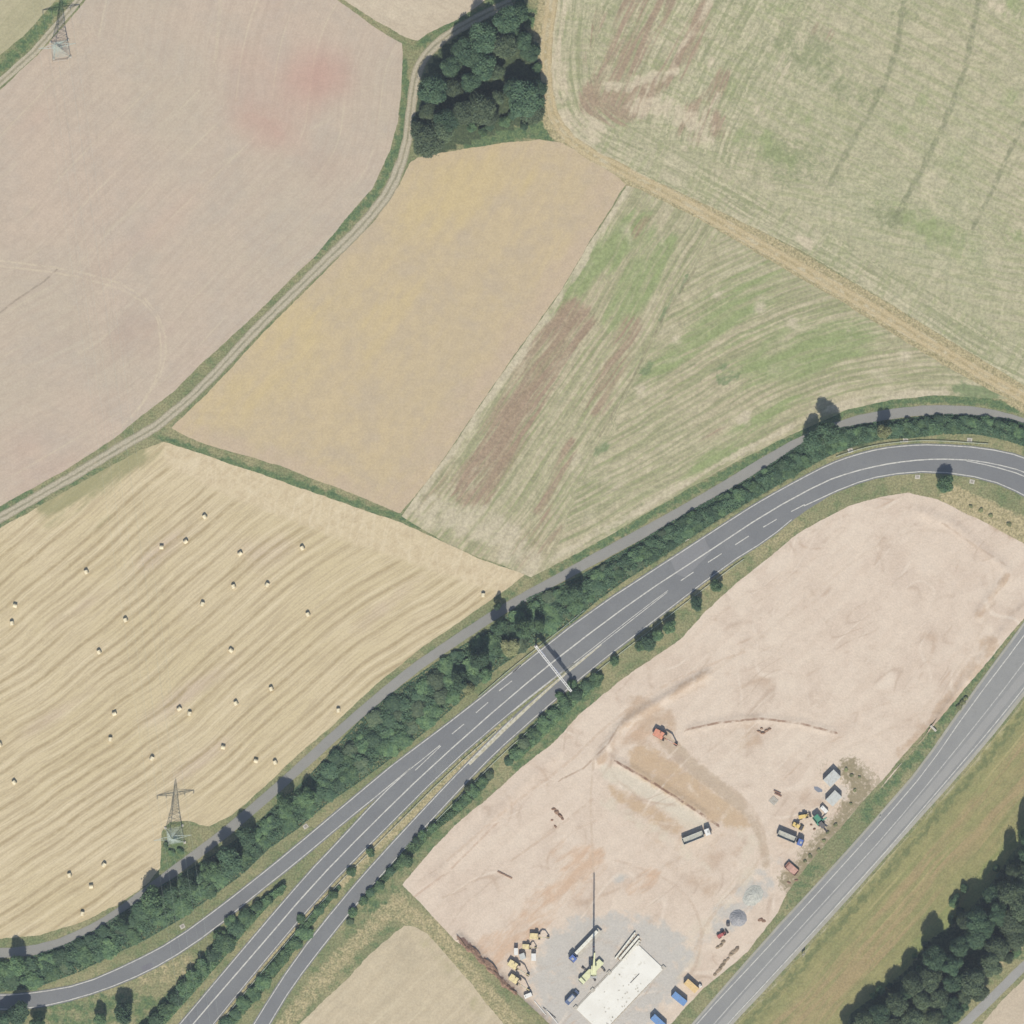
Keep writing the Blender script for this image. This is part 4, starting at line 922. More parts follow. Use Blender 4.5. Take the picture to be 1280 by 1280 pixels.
# taller trees standing in the belt
LB_T = 'taller @ tree standing in the shrub belt'; G_T = 'taller trees in the roadside belt'
for (x, y, r, h) in [(1037, 541, 13, 10), (1016, 553, 9, 8), (718, 741, 10, 9), (625, 785, 9, 9), (655, 785, 10, 9), (600, 826, 11, 9), (575, 850, 9, 7), (357, 1003, 10, 9), (386, 995, 8, 7), (310, 1045, 9, 8), (290, 1076, 12, 9), (266, 1088, 10, 8),
                     (238, 1102, 9, 9), (192, 1126, 13, 10), (213, 1118, 9, 8), (156, 1152, 7, 7), (25, 1206, 9, 8), (676, 782, 6, 6), (609, 845, 7, 6)]:
    plant('small%d' % rng.randrange(3), x - 1, y - 1, r * rng.uniform(1.1, 1.45), h * rng.uniform(1.15, 1.4), LB_T + (' beside the bale field' if x < 400 else ' near the sign gantry' if x < 800 else ' by the road bend'), G_T)
plant('pale0', 637, 810, 13, 7, 'pale yellowing sparse tree among the belt shrubs near the sign gantry')
plant('pale0', 586, 862, 9, 5, 'small greyish yellowing tree in the belt, between gantry and merging lane')
plant('pale0', 1103, 540, 9, 10, 'small yellowing tree in the shrub belt outside the road bend')
plant('small0', 622, 758, 5, 6, 'small dark tree on the field corner side of the farm path')
plant('pale0', 622, 752, 4, 3, 'small dry bush beside the last bale at the field corner')
# other verges
G_M = 'shrubs on the slip road verges'
LB_M1 = '@ shrub on the verge between slip road and building site'
for (x, y, r, h) in [(746, 850, 8, 3.5), (733, 857, 8, 3.2), (720, 868, 9, 3.5), (707, 880, 9, 3.5), (693, 893, 9, 3), (680, 906, 9, 3.4), (668, 917, 8, 3), (655, 929, 9, 3.3), (645, 942, 8, 3), (715, 855, 6, 3), (700, 870, 6, 3), (602, 978, 7, 3), (592, 988, 8, 3.5), (582, 1000, 7, 3), (572, 1008, 6, 3), (585, 985, 5, 4),
                     (541, 1035, 6, 3), (528, 1043, 6, 3.5), (520, 1050, 5, 3), (507, 1075, 9, 4), (488, 1089, 6, 3), (475, 1106, 6, 2.6), (463, 1115, 6, 2.6), (455, 1125, 5, 2.4), (441, 1140, 6, 3), (438, 1152, 5, 2), (768, 826, 6, 3.5), (636, 952, 6, 2.5), (612, 968, 6, 2.5)]:
    plant('shrub%d' % rng.randrange(4), x, y, r * 1.15, h * .85, LB_M1, G_M)
LB_M2 = '@ shrub on the grass median between main road and slip road'
for (x, y, r, h) in [(463, 1066, 6, 3), (440, 1090, 6, 2.5), (415, 1119, 7, 3), (398, 1136, 6, 2.5), (382, 1164, 9, 3), (368, 1178, 8, 3), (355, 1195, 9, 3), (342, 1209, 8, 3), (330, 1226, 9, 3), (318, 1240, 8, 3), (305, 1254, 9, 3.2), (294, 1267, 9, 3), (283, 1279, 9, 3), (270, 1296, 9, 3), (376, 1150, 6, 2)]:
    plant('shrub%d' % rng.randrange(3), x + rng.uniform(-2, 2), y + rng.uniform(-2, 2), r * rng.uniform(.9, 1.3), h * .8, LB_M2, 'shrubs on the grass median')
LB_M3 = '@ shrub in the hedge wedge where two roads part'
for (x, y, r, h) in [(349, 1113, 6, 3), (337, 1123, 6, 3), (323, 1134, 8, 3.5), (309, 1148, 9, 4), (295, 1162, 10, 4), (281, 1179, 11, 4.5), (268, 1194, 10, 4.5), (255, 1209, 11, 5), (243, 1223, 10, 5), (231, 1236, 10, 5), (219, 1249, 10, 5), (207, 1262, 11, 5), (195, 1275, 10, 5), (183, 1288, 10, 5), (290, 1150, 7, 3), (275, 1168, 7, 3)]:
    plant('shrub%d' % rng.randrange(3), x + rng.uniform(-2, 2), y + rng.uniform(-2, 2), r * rng.uniform(1.0, 1.35), h * .8, LB_M3, 'hedge shrubs in the wedge between the roads')
LB_R = 'round @ tree on the grass inside the slip road curve'
for (x, y, r, h) in [(24, 1266, 15, 10), (48, 1280, 10, 8), (127, 1274, 9, 7), (155, 1264, 14, 10), (2, 1276, 12, 9)]:
    plant('small%d' % rng.randrange(3), x, y, r, h, LB_R, 'trees inside the slip road curve')
LB_Q = 'round @ bush on the dry verge between main road and building site'
for (x, y, r, h) in [(894, 732, 8.5, 6), (870, 754, 9, 5.5), (836, 783, 9, 6), (810, 803, 11, 6), (822, 795, 8, 6), (800, 806, 8, 6)]:
    plant('small%d' % rng.randrange(3), x, y, r, h, LB_Q, 'bushes between main road and building site')
plant('small1', 1180, 604, 11, 8, 'lone bright green bush on the inner verge of the road bend')
for (x, y, r) in [(215, 1066, 5), (226, 1064, 5), (208, 1056, 4)]: plant('shrub0', x, y, r, 1.4, 'low bush under the tall lattice pylon', 'low bushes under the pylon')
for (x, y, r) in [(1058, 962, 4), (1066, 968, 3.4), (1074, 972, 3), (1070, 990, 3), (1062, 1005, 3.4), (1046, 1032, 3.2), (1036, 1040, 3), (1022, 1062, 3.6), (1012, 1070, 3.2), (1006, 1078, 3), (996, 1092, 2.8), (1030, 1052, 3), (1214, 632, 3), (1226, 638, 3.6), (1240, 646, 3), (1262, 655, 3.4)]:
    plant('pale1', x + rng.uniform(-2, 2), y + rng.uniform(-2, 2), r * rng.uniform(.55, 1.0), .6, 'tuft of dry weeds at the edge of the building site', 'weed tufts along the building site', site_h(x, y))
# ================================================================ undergrowth of the belt (uncountable)
def undergrowth(pts_u, w_u, n, hmax, label, seed, mat=None):
    rs = np.random.RandomState(seed)
    A = np.array(pts_u, float); Wd = np.array(w_u, float)
    sl = np.hypot(*np.diff(A, axis=0).T); i = rs.choice(len(sl), n, p=sl / sl.sum()); f = rs.uniform(0, 1, n)[:, None]
    a, b_ = A[i], A[i + 1]; c = a * (1 - f) + b_ * f; wd = Wd[i] * (1 - f[:, 0]) + Wd[i + 1] * f[:, 0]
    t = b_ - a; t /= np.hypot(t[:, 0], t[:, 1])[:, None]
    off = np.clip(rs.normal(0, .58, n), -1.08, 1.08) * wd
    p = c + np.stack([-t[:, 1], t[:, 0]], 1) * off[:, None]
    lump = .75 + .5 * np.sin(p[:, 0] * .21 + 2 * np.sin(p[:, 1] * .17)) * np.sin(p[:, 1] * .19 + 1.3)
    z = (.1 + hmax * rs.uniform(0, 1, n) ** .6) * np.clip(1.1 - .95 * np.abs(off / wd) ** 3, .15, 1) * lump
    pos = np.stack([(p[:, 0] - 640) * S, (640 - p[:, 1]) * S, z], 1)
    nrm = rs.normal(size=(n, 3)) * .5 + np.array([0, 0, 1.0]); nrm /= np.linalg.norm(nrm, axis=1)[:, None]
    tt = np.cross(nrm, rs.normal(size=(n, 3))); tt /= np.linalg.norm(tt, axis=1)[:, None]; bt = np.cross(nrm, tt)
    sz = rs.uniform(.2, .5, n)[:, None]
    v = np.stack([pos + tt * sz, pos + bt * sz * .6, pos - tt * sz, pos - bt * sz * .6], 1).reshape(-1, 3)
    me = bpy.data.meshes.new('undergrowth'); me.from_pydata(v.tolist(), [], np.arange(n * 4).reshape(n, 4).tolist())
    o = link_mesh('undergrowth', me, mat or m_leafb); o['kind'] = 'stuff'; o['label'] = label; o['category'] = 'undergrowth'
undergrowth(pts_b, w_b, 150000, 2.35, 'low bramble undergrowth filling the roadside shrub belt', 5, m_leafd)
undergrowth([(356, 1106), (330, 1128), (300, 1156), (268, 1194), (231, 1236), (190, 1282)], [3, 6, 9, 10, 10, 10], 17000, 2.2, 'dense undergrowth of the hedge wedge where two roads part', 6)
undergrowth([(425, 1108), (398, 1138), (376, 1166), (350, 1200), (318, 1240), (278, 1288)], [2, 4, 6, 7, 7, 7], 10000, 1.6, 'low undergrowth on the grass median between roads', 7)
undergrowth([(752, 843), (722, 866), (690, 896), (660, 926), (640, 948)], [5, 8, 9, 9, 5], 9000, 1.5, 'low undergrowth between slip road and the site edge near the gantry', 8)
undergrowth([(612, 968), (592, 990), (570, 1012), (540, 1036), (515, 1060), (490, 1088), (450, 1130)], [5, 6, 5, 4, 6, 4, 3], 7500, 1.3, 'low undergrowth between slip road and the far site corner', 9)

# ================================================================ power line
PA, PB = PX(76, 62), PX(219, 1044); LV = PB - PA
ARM_Z, ARM_X = 20.4, (3.5, 6.9)
def pylon(loc, label):
    rz = math.atan2(LV.y, LV.x) + math.pi / 2
    t = thing('lattice_pylon', label, 'pylon', loc, rz, None)
    prof = [(0, 3.2), (6, 2.25), (12, 1.4), (ARM_Z - .6, .75), (ARM_Z + .9, .62), (25, .32), (27, .05)]
    hw = lambda z: float(np.interp(z, [p[0] for p in prof], [p[1] for p in prof]))
    for sx in (-1, 1):
        for sy in (-1, 1):
            mb = MB()
            for (z0, h0), (z1, h1) in zip(prof[:-1], prof[1:]): mb.bar((sx * h0, sy * h0, z0), (sx * h1, sy * h1, z1), .13 if z0 < 18 else .1)
            mb.build('leg', m_galv, t)
            MB().box((sx * 3.2, sy * 3.2, .15), (.9, .9, .5), bev=.05).build('concrete_foot', m_cgrey, t)
    levels = [0.4, 3.5, 6, 8.3, 10.4, 12.2, 13.8, 15.3, 16.7, 18, 19.3, 20.6, 22, 23.5, 25]
    for face in range(4):
        mb = MB()
        for z0, z1 in zip(levels[:-1], levels[1:]):
            h0, h1 = hw(z0), hw(z1)
            pt = lambda s_, h, z: [(s_ * h, -h, z), (h, s_ * h, z), (-s_ * h, h, z), (-h, -s_ * h, z)][face]
            mb.bar(pt(-1, h0, z0), pt(1, h1, z1), .055); mb.bar(pt(1, h0, z0), pt(-1, h1, z1), .055); mb.bar(pt(-1, h1, z1), pt(1, h1, z1), .055)
        mb.build('lattice', m_galv, t)
    for sx in (-1, 1):
        mb = MB(); tip = Vector((sx * 7.1, 0, ARM_Z + .05))
        for sy in (-1, 1):
            a = Vector((sx * .7, sy * .7, ARM_Z - .5)); b = Vector((sx * .62, sy * .62, ARM_Z + .9))
            mb.bar(a, tip, .11); mb.bar(b, tip, .09)
            for k in range(5):
                q0, q1 = a.lerp(tip, k / 5), b.lerp(tip, (k + .5) / 5); mb.bar(q0, q1, .06); mb.bar(q1, a.lerp(tip, (k + 1) / 5), .06)
        for k in range(6):
            f = k / 6; mb.bar(Vector((sx * .7, -.7, ARM_Z - .5)).lerp(tip, f), Vector((sx * .7, .7, ARM_Z - .5)).lerp(tip, f), .09)
        mb.build('crossarm', m_galv, t)
        for ax in ARM_X:
            mb = MB(); zz = ARM_Z - .25 * (1 - ax / 7.1)
            for k in range(7): mb.cyl((sx * ax, 0, zz - .25 - .22 * k), .14, .1, seg=8)
            mb.bar((sx * ax, 0, zz + .1), (sx * ax, 0, zz - 1.75), .05)
            mb.build('insulator', m_rust, t)
    return t
pylon(PA, 'lattice pylon in its fenced corner beside the short rutted track')
pylon(PB, 'tall lattice pylon in a grass pocket of the bale field')
def cables():
    d = LV.normalized(); side = Vector((d.y, -d.x, 0)); L = LV.length
    up = Vector((0, 0, 1))
    for (start, full) in ((PA - LV, 1), (PA, 1), (PB, 1)):
        for off, z in [(s_ * a, ARM_Z - 1.9) for s_ in (-1, 1) for a in ARM_X] + [(0, 27)]:
            n = 40; vs_, fs = [], []; rr = .015
            t0, t1 = (0, 1)
            if start == PA - LV: t0 = .72
            if start == PB: t1 = .36
            for i in range(n + 1):
                t = t0 + (t1 - t0) * i / n
                c = start + LV * t + side * off + up * (z - 4 * 6.5 * t * (1 - t))
                for k in range(4): vs_.append(tuple(c + side * rr * math.cos(k * 1.571) + up * rr * math.sin(k * 1.571)))
            for i in range(n):
                for k in range(4): fs.append((i * 4 + k, i * 4 + (k + 1) % 4, i * 4 + 4 + (k + 1) % 4, i * 4 + 4 + k))
            me = bpy.data.meshes.new('power_cable'); me.from_pydata(vs_, [], fs)
            tag(link_mesh('power_cable', me, m_galv), 'thin overhead power cable strung between the lattice pylons', 'cable', 'overhead power cables')
cables()
# low fence round the corner pylon
def pylon_fence():
    q = [(64, 54), (85, 52), (88, 71), (84, 75), (66, 77)]
    t = thing('wire_fence', 'low pale fence round the foot of the corner pylon', 'fence', PX(76, 64))
    o = PX(76, 64)
    pts_ = [PX(*p) - o for p in q]
    for i, (a, b_) in enumerate(zip(pts_, pts_[1:] + pts_[:1])):
        MB().bar(a + Vector((0, 0, 1.0)), b_ + Vector((0, 0, 1.0)), .09).bar(a + Vector((0, 0, .55)), b_ + Vector((0, 0, .55)), .07).build('rail', m_cgrey, t)
        MB().bar(a, a + Vector((0, 0, 1.15)), .16).build('post', m_wood, t)
pylon_fence()

# ================================================================ straw bales
def straw_mat():
    b = MatB('straw'); p = b.obj(); n = b.noise(p, 1.8, 3, .7)
    return b.done(b.mix(b.ss(n, .3, .7), col(250, 240, 212), col(228, 212, 172)), .9, n, .4, .05, spec=.15)
def straw_end():
    b = MatB('straw_end'); p = b.obj(); s_ = b.sep(p)
    rad = b.math('SQRT', b.add(b.mul(s_[0], s_[0]), b.math('POWER', b.sub(s_[2], .74), 2.0)))
    ring = b.math('PINGPONG', rad, .06)
    return b.done(b.mix(b.ss(ring, .01, .05), col(214, 194, 150), col(240, 226, 190)), .95, spec=.1)
m_straw, m_strawe = straw_mat(), straw_end()
def bale_proto():
    t = thing('round_bale', '', 'bale', (0, 0, 0))
    r, L = .76, 1.5; seg = 24; rs = random.Random(4)
    prof = [(-L / 2, r * .93), (-L / 2 + .07, r * 1.0), (-.3, r * 1.02), (.3, r * 1.02), (L / 2 - .07, r), (L / 2, r * .93)]
    bm = bmesh.new(); rings = []
    for (y, rr) in prof:
        rings.append([bm.verts.new((math.cos(a) * rr * (1 + rs.uniform(-.012, .012)), y, max(.0, .74 + math.sin(a) * rr))) for a in [2 * math.pi * k / seg for k in range(seg)]])
    for a, b_ in zip(rings[:-1], rings[1:]):
        for k in range(seg): bm.faces.new((a[k], b_[k], b_[(k + 1) % seg], a[(k + 1) % seg]))
    bmesh.ops.recalc_face_normals(bm, faces=bm.faces)
    me = bpy.data.meshes.new('wrapped_side'); bm.to_mesh(me); bm.free(); link_mesh('wrapped_side', me, m_straw, t)
    for s_ in (-1, 1):
        mb = MB(); mb.cyl((0, s_ * (L / 2 - .01), .74), r * .92, .04, 'Y', seg); mb.build('end_face', m_strawe, t)
    return t
bp = bale_proto(); first = True
BALES = [(256, 646), (202, 684), (232, 677), (300, 692), (108, 715), (292, 733), (253, 755), (19, 757), (15, 779), (157, 775), (124, 815), (289, 813), (295, 879), (224, 886), (237, 892), (143, 892), (138, 924), (279, 934), (190, 948), (0, 931), (320, 951),
         (378, 685), (334, 731), (385, 768), (339, 861), (423, 888), (604, 744), (344, 953), (18, 978), (130, 1081), (87, 1094), (114, 1108), (103, 1142)]
LB_B = 'round straw bale lying on the mown stubble field'; G_B = 'round bales scattered over the stubble field'
for (x, y) in BALES:
    lb = LB_B
    if (x, y) == (604, 744): lb = 'round straw bale at the field corner beside a dry bush'
    if (x, y) in ((224, 886), (237, 892)): lb = 'round straw bale, one of two lying only a few metres apart'
    if (x, y) == (423, 888): lb = 'round straw bale at the field edge beside the farm path'
    if (x, y) == (103, 1142): lb = 'round straw bale near the farm path, furthest from the yellow stubble field'
    rz = rng.uniform(-.7, .7) + (math.pi / 2 if rng.random() < .3 else 0)
    if first: bp.location = PX(x, y, .02); bp.rotation_euler.z = rz; bp['label'] = lb; bp['group'] = G_B; first = False
    else: dup(bp, PX(x, y, .02), rz, lb, G_B, (1, 1, 1))

# ================================================================ road furniture
def gantry():
    a, b_ = PX(670, 808), PX(713.5, 863); d = (b_ - a); L = d.length; rz = math.atan2(d.y, d.x)
    t = thing('sign_gantry', 'white truss sign gantry spanning the main road with two boards', 'gantry', a, rz)
    H = 6.6
    for x in (0, L):
        MB().box((x, 0, .3), (1.3, 1.3, .6), bev=.05).build('footing', m_cgrey, t)
        MB().box((x, 0, H / 2 + .5), (.45, .55, H + .6), bev=.04).build('post', m_white, t)
    mb = MB()
    for y in (-.3, .3):
        for z in (H, H + .9): mb.bar((-.3, y, z), (L + .3, y, z), .22)
    mb.build('chord', m_white, t)
    mb = MB(); n = 18
    for k in range(n):
        x0, x1 = L * k / n, L * (k + 1) / n
        for y in (-.4, .4): mb.bar((x0, y * .75, H), (x1, y * .75, H + .9) if k % 2 == 0 else (x1, y, H), .1); mb.bar((x0, y, H + .9), (x1, y, H) if k % 2 else (x1, y, H + .9), .1)
        for z in (H, H + .9): mb.bar((x0, -.4, z), (x1, .4, z), .1)
    mb.build('truss', m_white, t)
    for x, w_ in ((3.2, 3.6), (L * .58, 4.2)):
        p = MB().box((x, .55, H + .4), (w_, .1, 2.6), bev=.02).build('sign_board', m_blue, t)
        MB().box((x, .62, H + .4), (w_ + .12, .03, 2.72)).build('board_rim', m_white, p)
gantry()
def guard_rail(line, label, side=1):
    pts_ = resample(line, 13.33); o = PX(*pts_[0])
    t = thing('guard_rail', label, 'guard rail', o)
    P3 = [PX(*p) - o for p in pts_]
    mb = MB(); mp = MB()
    for a, b_ in zip(P3[:-1], P3[1:]):
        for z in (.52, .70): mb.bar(a + Vector((0, 0, z)), b_ + Vector((0, 0, z)), .12, .13)
        mb.bar(a + Vector((0, 0, .61)), b_ + Vector((0, 0, .61)), .05, .26)
    for a in P3: mp.bar(a + Vector((0, 0, -.05)), a + Vector((0, 0, .66)), .1)
    mb.build('rail', m_galv, t); mp.build('posts', m_galv, t)
guard_rail(smooth([(598, 871), (640, 834.5), (690, 796), (730, 763)], it=1), 'steel guard rail along the main road beside the shrub belt')
guard_rail(smooth(offset([(1045, 571), (1075, 561), (1100, 555.5), (1135, 551.5), (1167, 550.5), (1235, 555)], 0), it=1), 'steel guard rail on the outer edge of the road bend')
guard_rail(smooth([(214, 1354), (272, 1283), (326, 1216), (408, 1119.5), (476, 1051), (563, 964), (620, 914)], it=1), 'steel guard rail on the median edge of the main road')
guard_rail(smooth([(520, 1052), (604, 966), (647, 925), (741, 843), (806, 793), (911, 712), (930, 699)], it=1), 'steel guard rail between slip road and building site verge')
def drain(x, y, rz, lb):
    t = thing('drain_inlet', lb, 'drain', PX(x, y), rz)
    MB().box((0, 0, .06), (1.9, 1.6, .18), bev=.04).build('concrete_slab', m_cgrey, t)
    mb = MB()
    for k in range(5): mb.box((-.4 + .2 * k, 0, .17), (.08, .9, .05))
    mb.build('grate', m_dark, t)
LD = 'pale concrete drain inlet in the grass verge of the road bend'; 
for (x, y, rz) in ((1132, 550, 0), (1212, 550, -.1), (990, 594, .5), (1147, 596, 0), (1215, 602, -.2), (858, 673, .5), (1063, 563, .3)):
    drain(x, y, rz, LD)
for o in C.objects:
    if o.name.startswith('drain_inlet'): o['group'] = 'drain inlets along the bend'
drain(228, 1158, .5, 'pale concrete drain inlet beside the slip road near the power cables'); drain(382, 1033, .6, 'pale drain inlet on the verge between belt and slip road')
def road_sign(x, y, rz, lb, h, w_, mat):
    t = thing('road_sign', lb, 'sign', PX(x, y), rz)
    MB().cyl((0, 0, .05), .25, .2).build('base', m_cgrey, t)
    for s_ in (-1, 1): MB().bar((s_ * w_ * .3, 0, 0), (s_ * w_ * .3, 0, h), .06, seg=8).build('post', m_galv, t)
    p = MB().box((0, -.06, h - w_ * .4), (w_, .05, w_ * .8), bev=.01).build('panel', mat, t)
    MB().box((0, -.1, h - w_ * .4), (w_ * .9, .02, w_ * .7)).build('face', m_white, p)
road_sign(1126, 552, 0, 'road sign on a post at the outer edge of the bend', 3.2, 1.1, m_white)
road_sign(1004, 1193, .8, 'dark backed road sign beside the country road', 3.0, 1.8, m_dark)
road_sign(1100, 1021, .8, 'small white marker sign on the verge near the country road', 1.2, .6, m_white)

# ================================================================ vehicles and machines on the site
wheel_me = {}
def wheel(parent, x, y, r, w_):
    k = (round(r, 2), round(w_, 2))
    if k not in wheel_me:
        a = MB().cyl((0, 0, 0), r, w_, 'Y', 18).mesh('wheel'); b_ = MB().cyl((0, 0, 0), r * .55, w_ * 1.06, 'Y', 12).mesh('rim'); wheel_me[k] = (a, b_)
    o = link_mesh('wheel', wheel_me[k][0], m_rub, parent); o.location = (x, y, r)
    q = link_mesh('rim', wheel_me[k][1], m_grey, o)
    return o
def site_thing(name, label, cat, x, y, dx, dy, group=None):
    return thing(name, label, cat, PX(x, y, site_h(x, y)), math.atan2(-dy, dx), group)
def lorry_cab(t, x0, mat, w_=2.5, h=3.0, ln=2.2):
    MB().prism([(x0, .75), (x0 + ln, .6), (x0 + ln + .05, 1.7), (x0 + ln - .3, h - .15), (x0 + ln - .6, h), (x0, h)], -w_ / 2, w_ / 2, bev=.06).build('cab', mat, t)
    MB().prism([(x0 + ln + .06, 1.75), (x0 + ln + .09, 1.75), (x0 + ln - .24, h - .25), (x0 + ln - .28, h - .25)], -w_ * .44, w_ * .44).build('windscreen', m_glass, t)
    MB().box((x0 + ln * .55, 0, h + .04), (.7, .9, .08), bev=.02).build('roof_hatch', m_grey, t)
    for s_ in (-1, 1):
        MB().box((x0 + ln * .6, s_ * (w_ / 2 + .01), 2.0), (1.0, .03, .7)).build('side_window', m_glass, t)
        MB().box((x0 + ln - .1, s_ * (w_ / 2 + .17), 2.0), (.12, .2, .7)).build('mirror', m_dark, t)
        MB().box((x0 + ln + .02, s_ * w_ * .36, .95), (.1, .4, .22)).build('headlight', m_silver, t)
def tipper(label, x, y, dx, dy, cabm, bodym, L=10.5):
    t = site_thing('tipper_lorry', label, 'lorry', x, y, dx, dy)
    h = L / 2
    MB().box((-.2, 0, .85), (L - .6, .9, .3)).build('chassis', m_dark, t)
    lorry_cab(t, h - 2.2, cabm)
    x0, x1 = -h, h - 3.0; w_ = 1.25
    b = MB()
    b.box(((x0 + x1) / 2, 0, 1.2), (x1 - x0, 2.5, .12)); b.box((x0 + .05, 0, 1.9), (.1, 2.5, 1.5)); b.box((x1 - .05, 0, 2.0), (.1, 2.5, 1.7))
    for s_ in (-1, 1): b.box(((x0 + x1) / 2, s_ * (w_ - .05), 1.9), (x1 - x0 - .2, .1, 1.45))
    body = b.build('tipper_body', bodym, t)
    mb = MB()
    for k in range(7):
        for s_ in (-1, 1): mb.box((x0 + .4 + (x1 - x0 - .8) * k / 6, s_ * (w_ + .04), 1.9), (.12, .08, 1.4))
    mb.build('ribs', bodym, body)
    MB().prism([(x0 + .12, 1.3), (x1 - .12, 1.3), (x1 - .5, 1.55), ((x0 + x1) / 2, 1.7), (x0 + .5, 1.5)], -w_ + .12, w_ - .12).build('load', m_gravel2, body)
    for wx in (-h + 1.0, -h + 2.35, h - 3.4, h - 1.1):
        for s_ in (-1, 1): wheel(t, wx, s_ * 1.02, .5, .36)
    return t
tipper('tipper lorry with white cab and silver body on the haul road', 870.5, 1045, 35, -14, m_white, m_silver, 11.2)
def artic():
    t = site_thing('flatbed_lorry', 'blue lorry with long flatbed trailer parked on the gravel pad', 'lorry', 731, 1182, -36, 37.5)
    lorry_cab(t, 5.4, m_blue, h=3.3)
    MB().box((4.6, 0, .85), (5.2, .9, .28)).build('chassis', m_dark, t)
    MB().box((-1.6, 0, 1.35), (13.2, 2.45, .16), bev=.02).build('trailer_bed', m_cgrey, t)
    mb = MB()
    for y in (-.5, .5): mb.box((-1.6, y, 1.05), (12.8, .16, .42))
    mb.build('trailer_beam', m_dark, t)
    MB().box((4.95, 0, 1.95), (.1, 2.4, 1.1)).build('headboard', m_blue, t)
    for wx in (-6.6, -5.3, -4.0, 3.5, 6.4):
        for s_ in (-1, 1): wheel(t, wx, s_ * 1.02, .5, .36)
    return t
artic()
def conc_beam(label, ax, ay, bx, by, w_, h, z, grp='precast concrete beams'):
    a, b_ = PX(ax, ay), PX(bx, by); d = b_ - a; L = d.length; c = (a + b_) / 2
    t = thing('concrete_beam', label, 'beam', (c.x, c.y, site_h((ax + bx) / 2, (ay + by) / 2) + z), math.atan2(d.y, d.x), grp)
    # I-shaped precast beam
    pr = [(-w_ / 2, 0), (w_ / 2, 0), (w_ / 2, h * .22), (w_ * .22, h * .35), (w_ * .22, h * .68), (w_ / 2, h * .8), (w_ / 2, h), (-w_ / 2, h), (-w_ / 2, h * .8), (-w_ * .22, h * .68), (-w_ * .22, h * .35), (-w_ / 2, h * .22)]
    mb = MB(); o = mb.prism(pr, -L / 2, L / 2); me = mb.mesh('beam_body'); me.transform(Matrix.Rotation(R(90), 4, 'Z')); link_mesh('beam_body', me, m_conc, t)
    mb = MB()
    for k in range(5):
        mb.bar((-L / 2 + L * (k + .5) / 5, -.12, h - .02), (-L / 2 + L * (k + .5) / 5 + .25, 0, h + .22), .04); mb.bar((-L / 2 + L * (k + .5) / 5 + .25, 0, h + .22), (-L / 2 + L * (k + .5) / 5 + .5, .12, h - .02), .04)
    mb.build('lifting_loop', m_dark, t)
conc_beam('long white precast beam lying on the flatbed trailer', 719.5, 1191.5, 746.5, 1163.5, 1.15, 1.1, 1.44)
conc_beam('white precast beam, outermost of three beside the pale slab', 769, 1198, 794, 1165.5, .55, .8, .22)
conc_beam('white precast beam, second of three beside the pale slab', 774, 1199, 798.5, 1170, .8, .7, .22)
conc_beam('pale precast beam, closest of three to the pale slab', 778.5, 1200, 799.5, 1175, .6, .6, .22)
for k in range(8):
    f = k / 7; x, y = 769.5 + 23.5 * f, 1196.5 - 29 * f
    d = Vector((27, 33, 0)).normalized()
    o = MB().box((0, 0, .11), (4.2, .18, .22), bev=.01).build('timber_bearer', m_wood)
    o.location = PX(x + 4, y + 3.3, site_h(x, y)); o.rotation_euler.z = math.atan2(-29, 24) + 0
    tag(o, 'timber bearer laid under the precast beams beside the slab', 'timber', 'bearers under the beams')

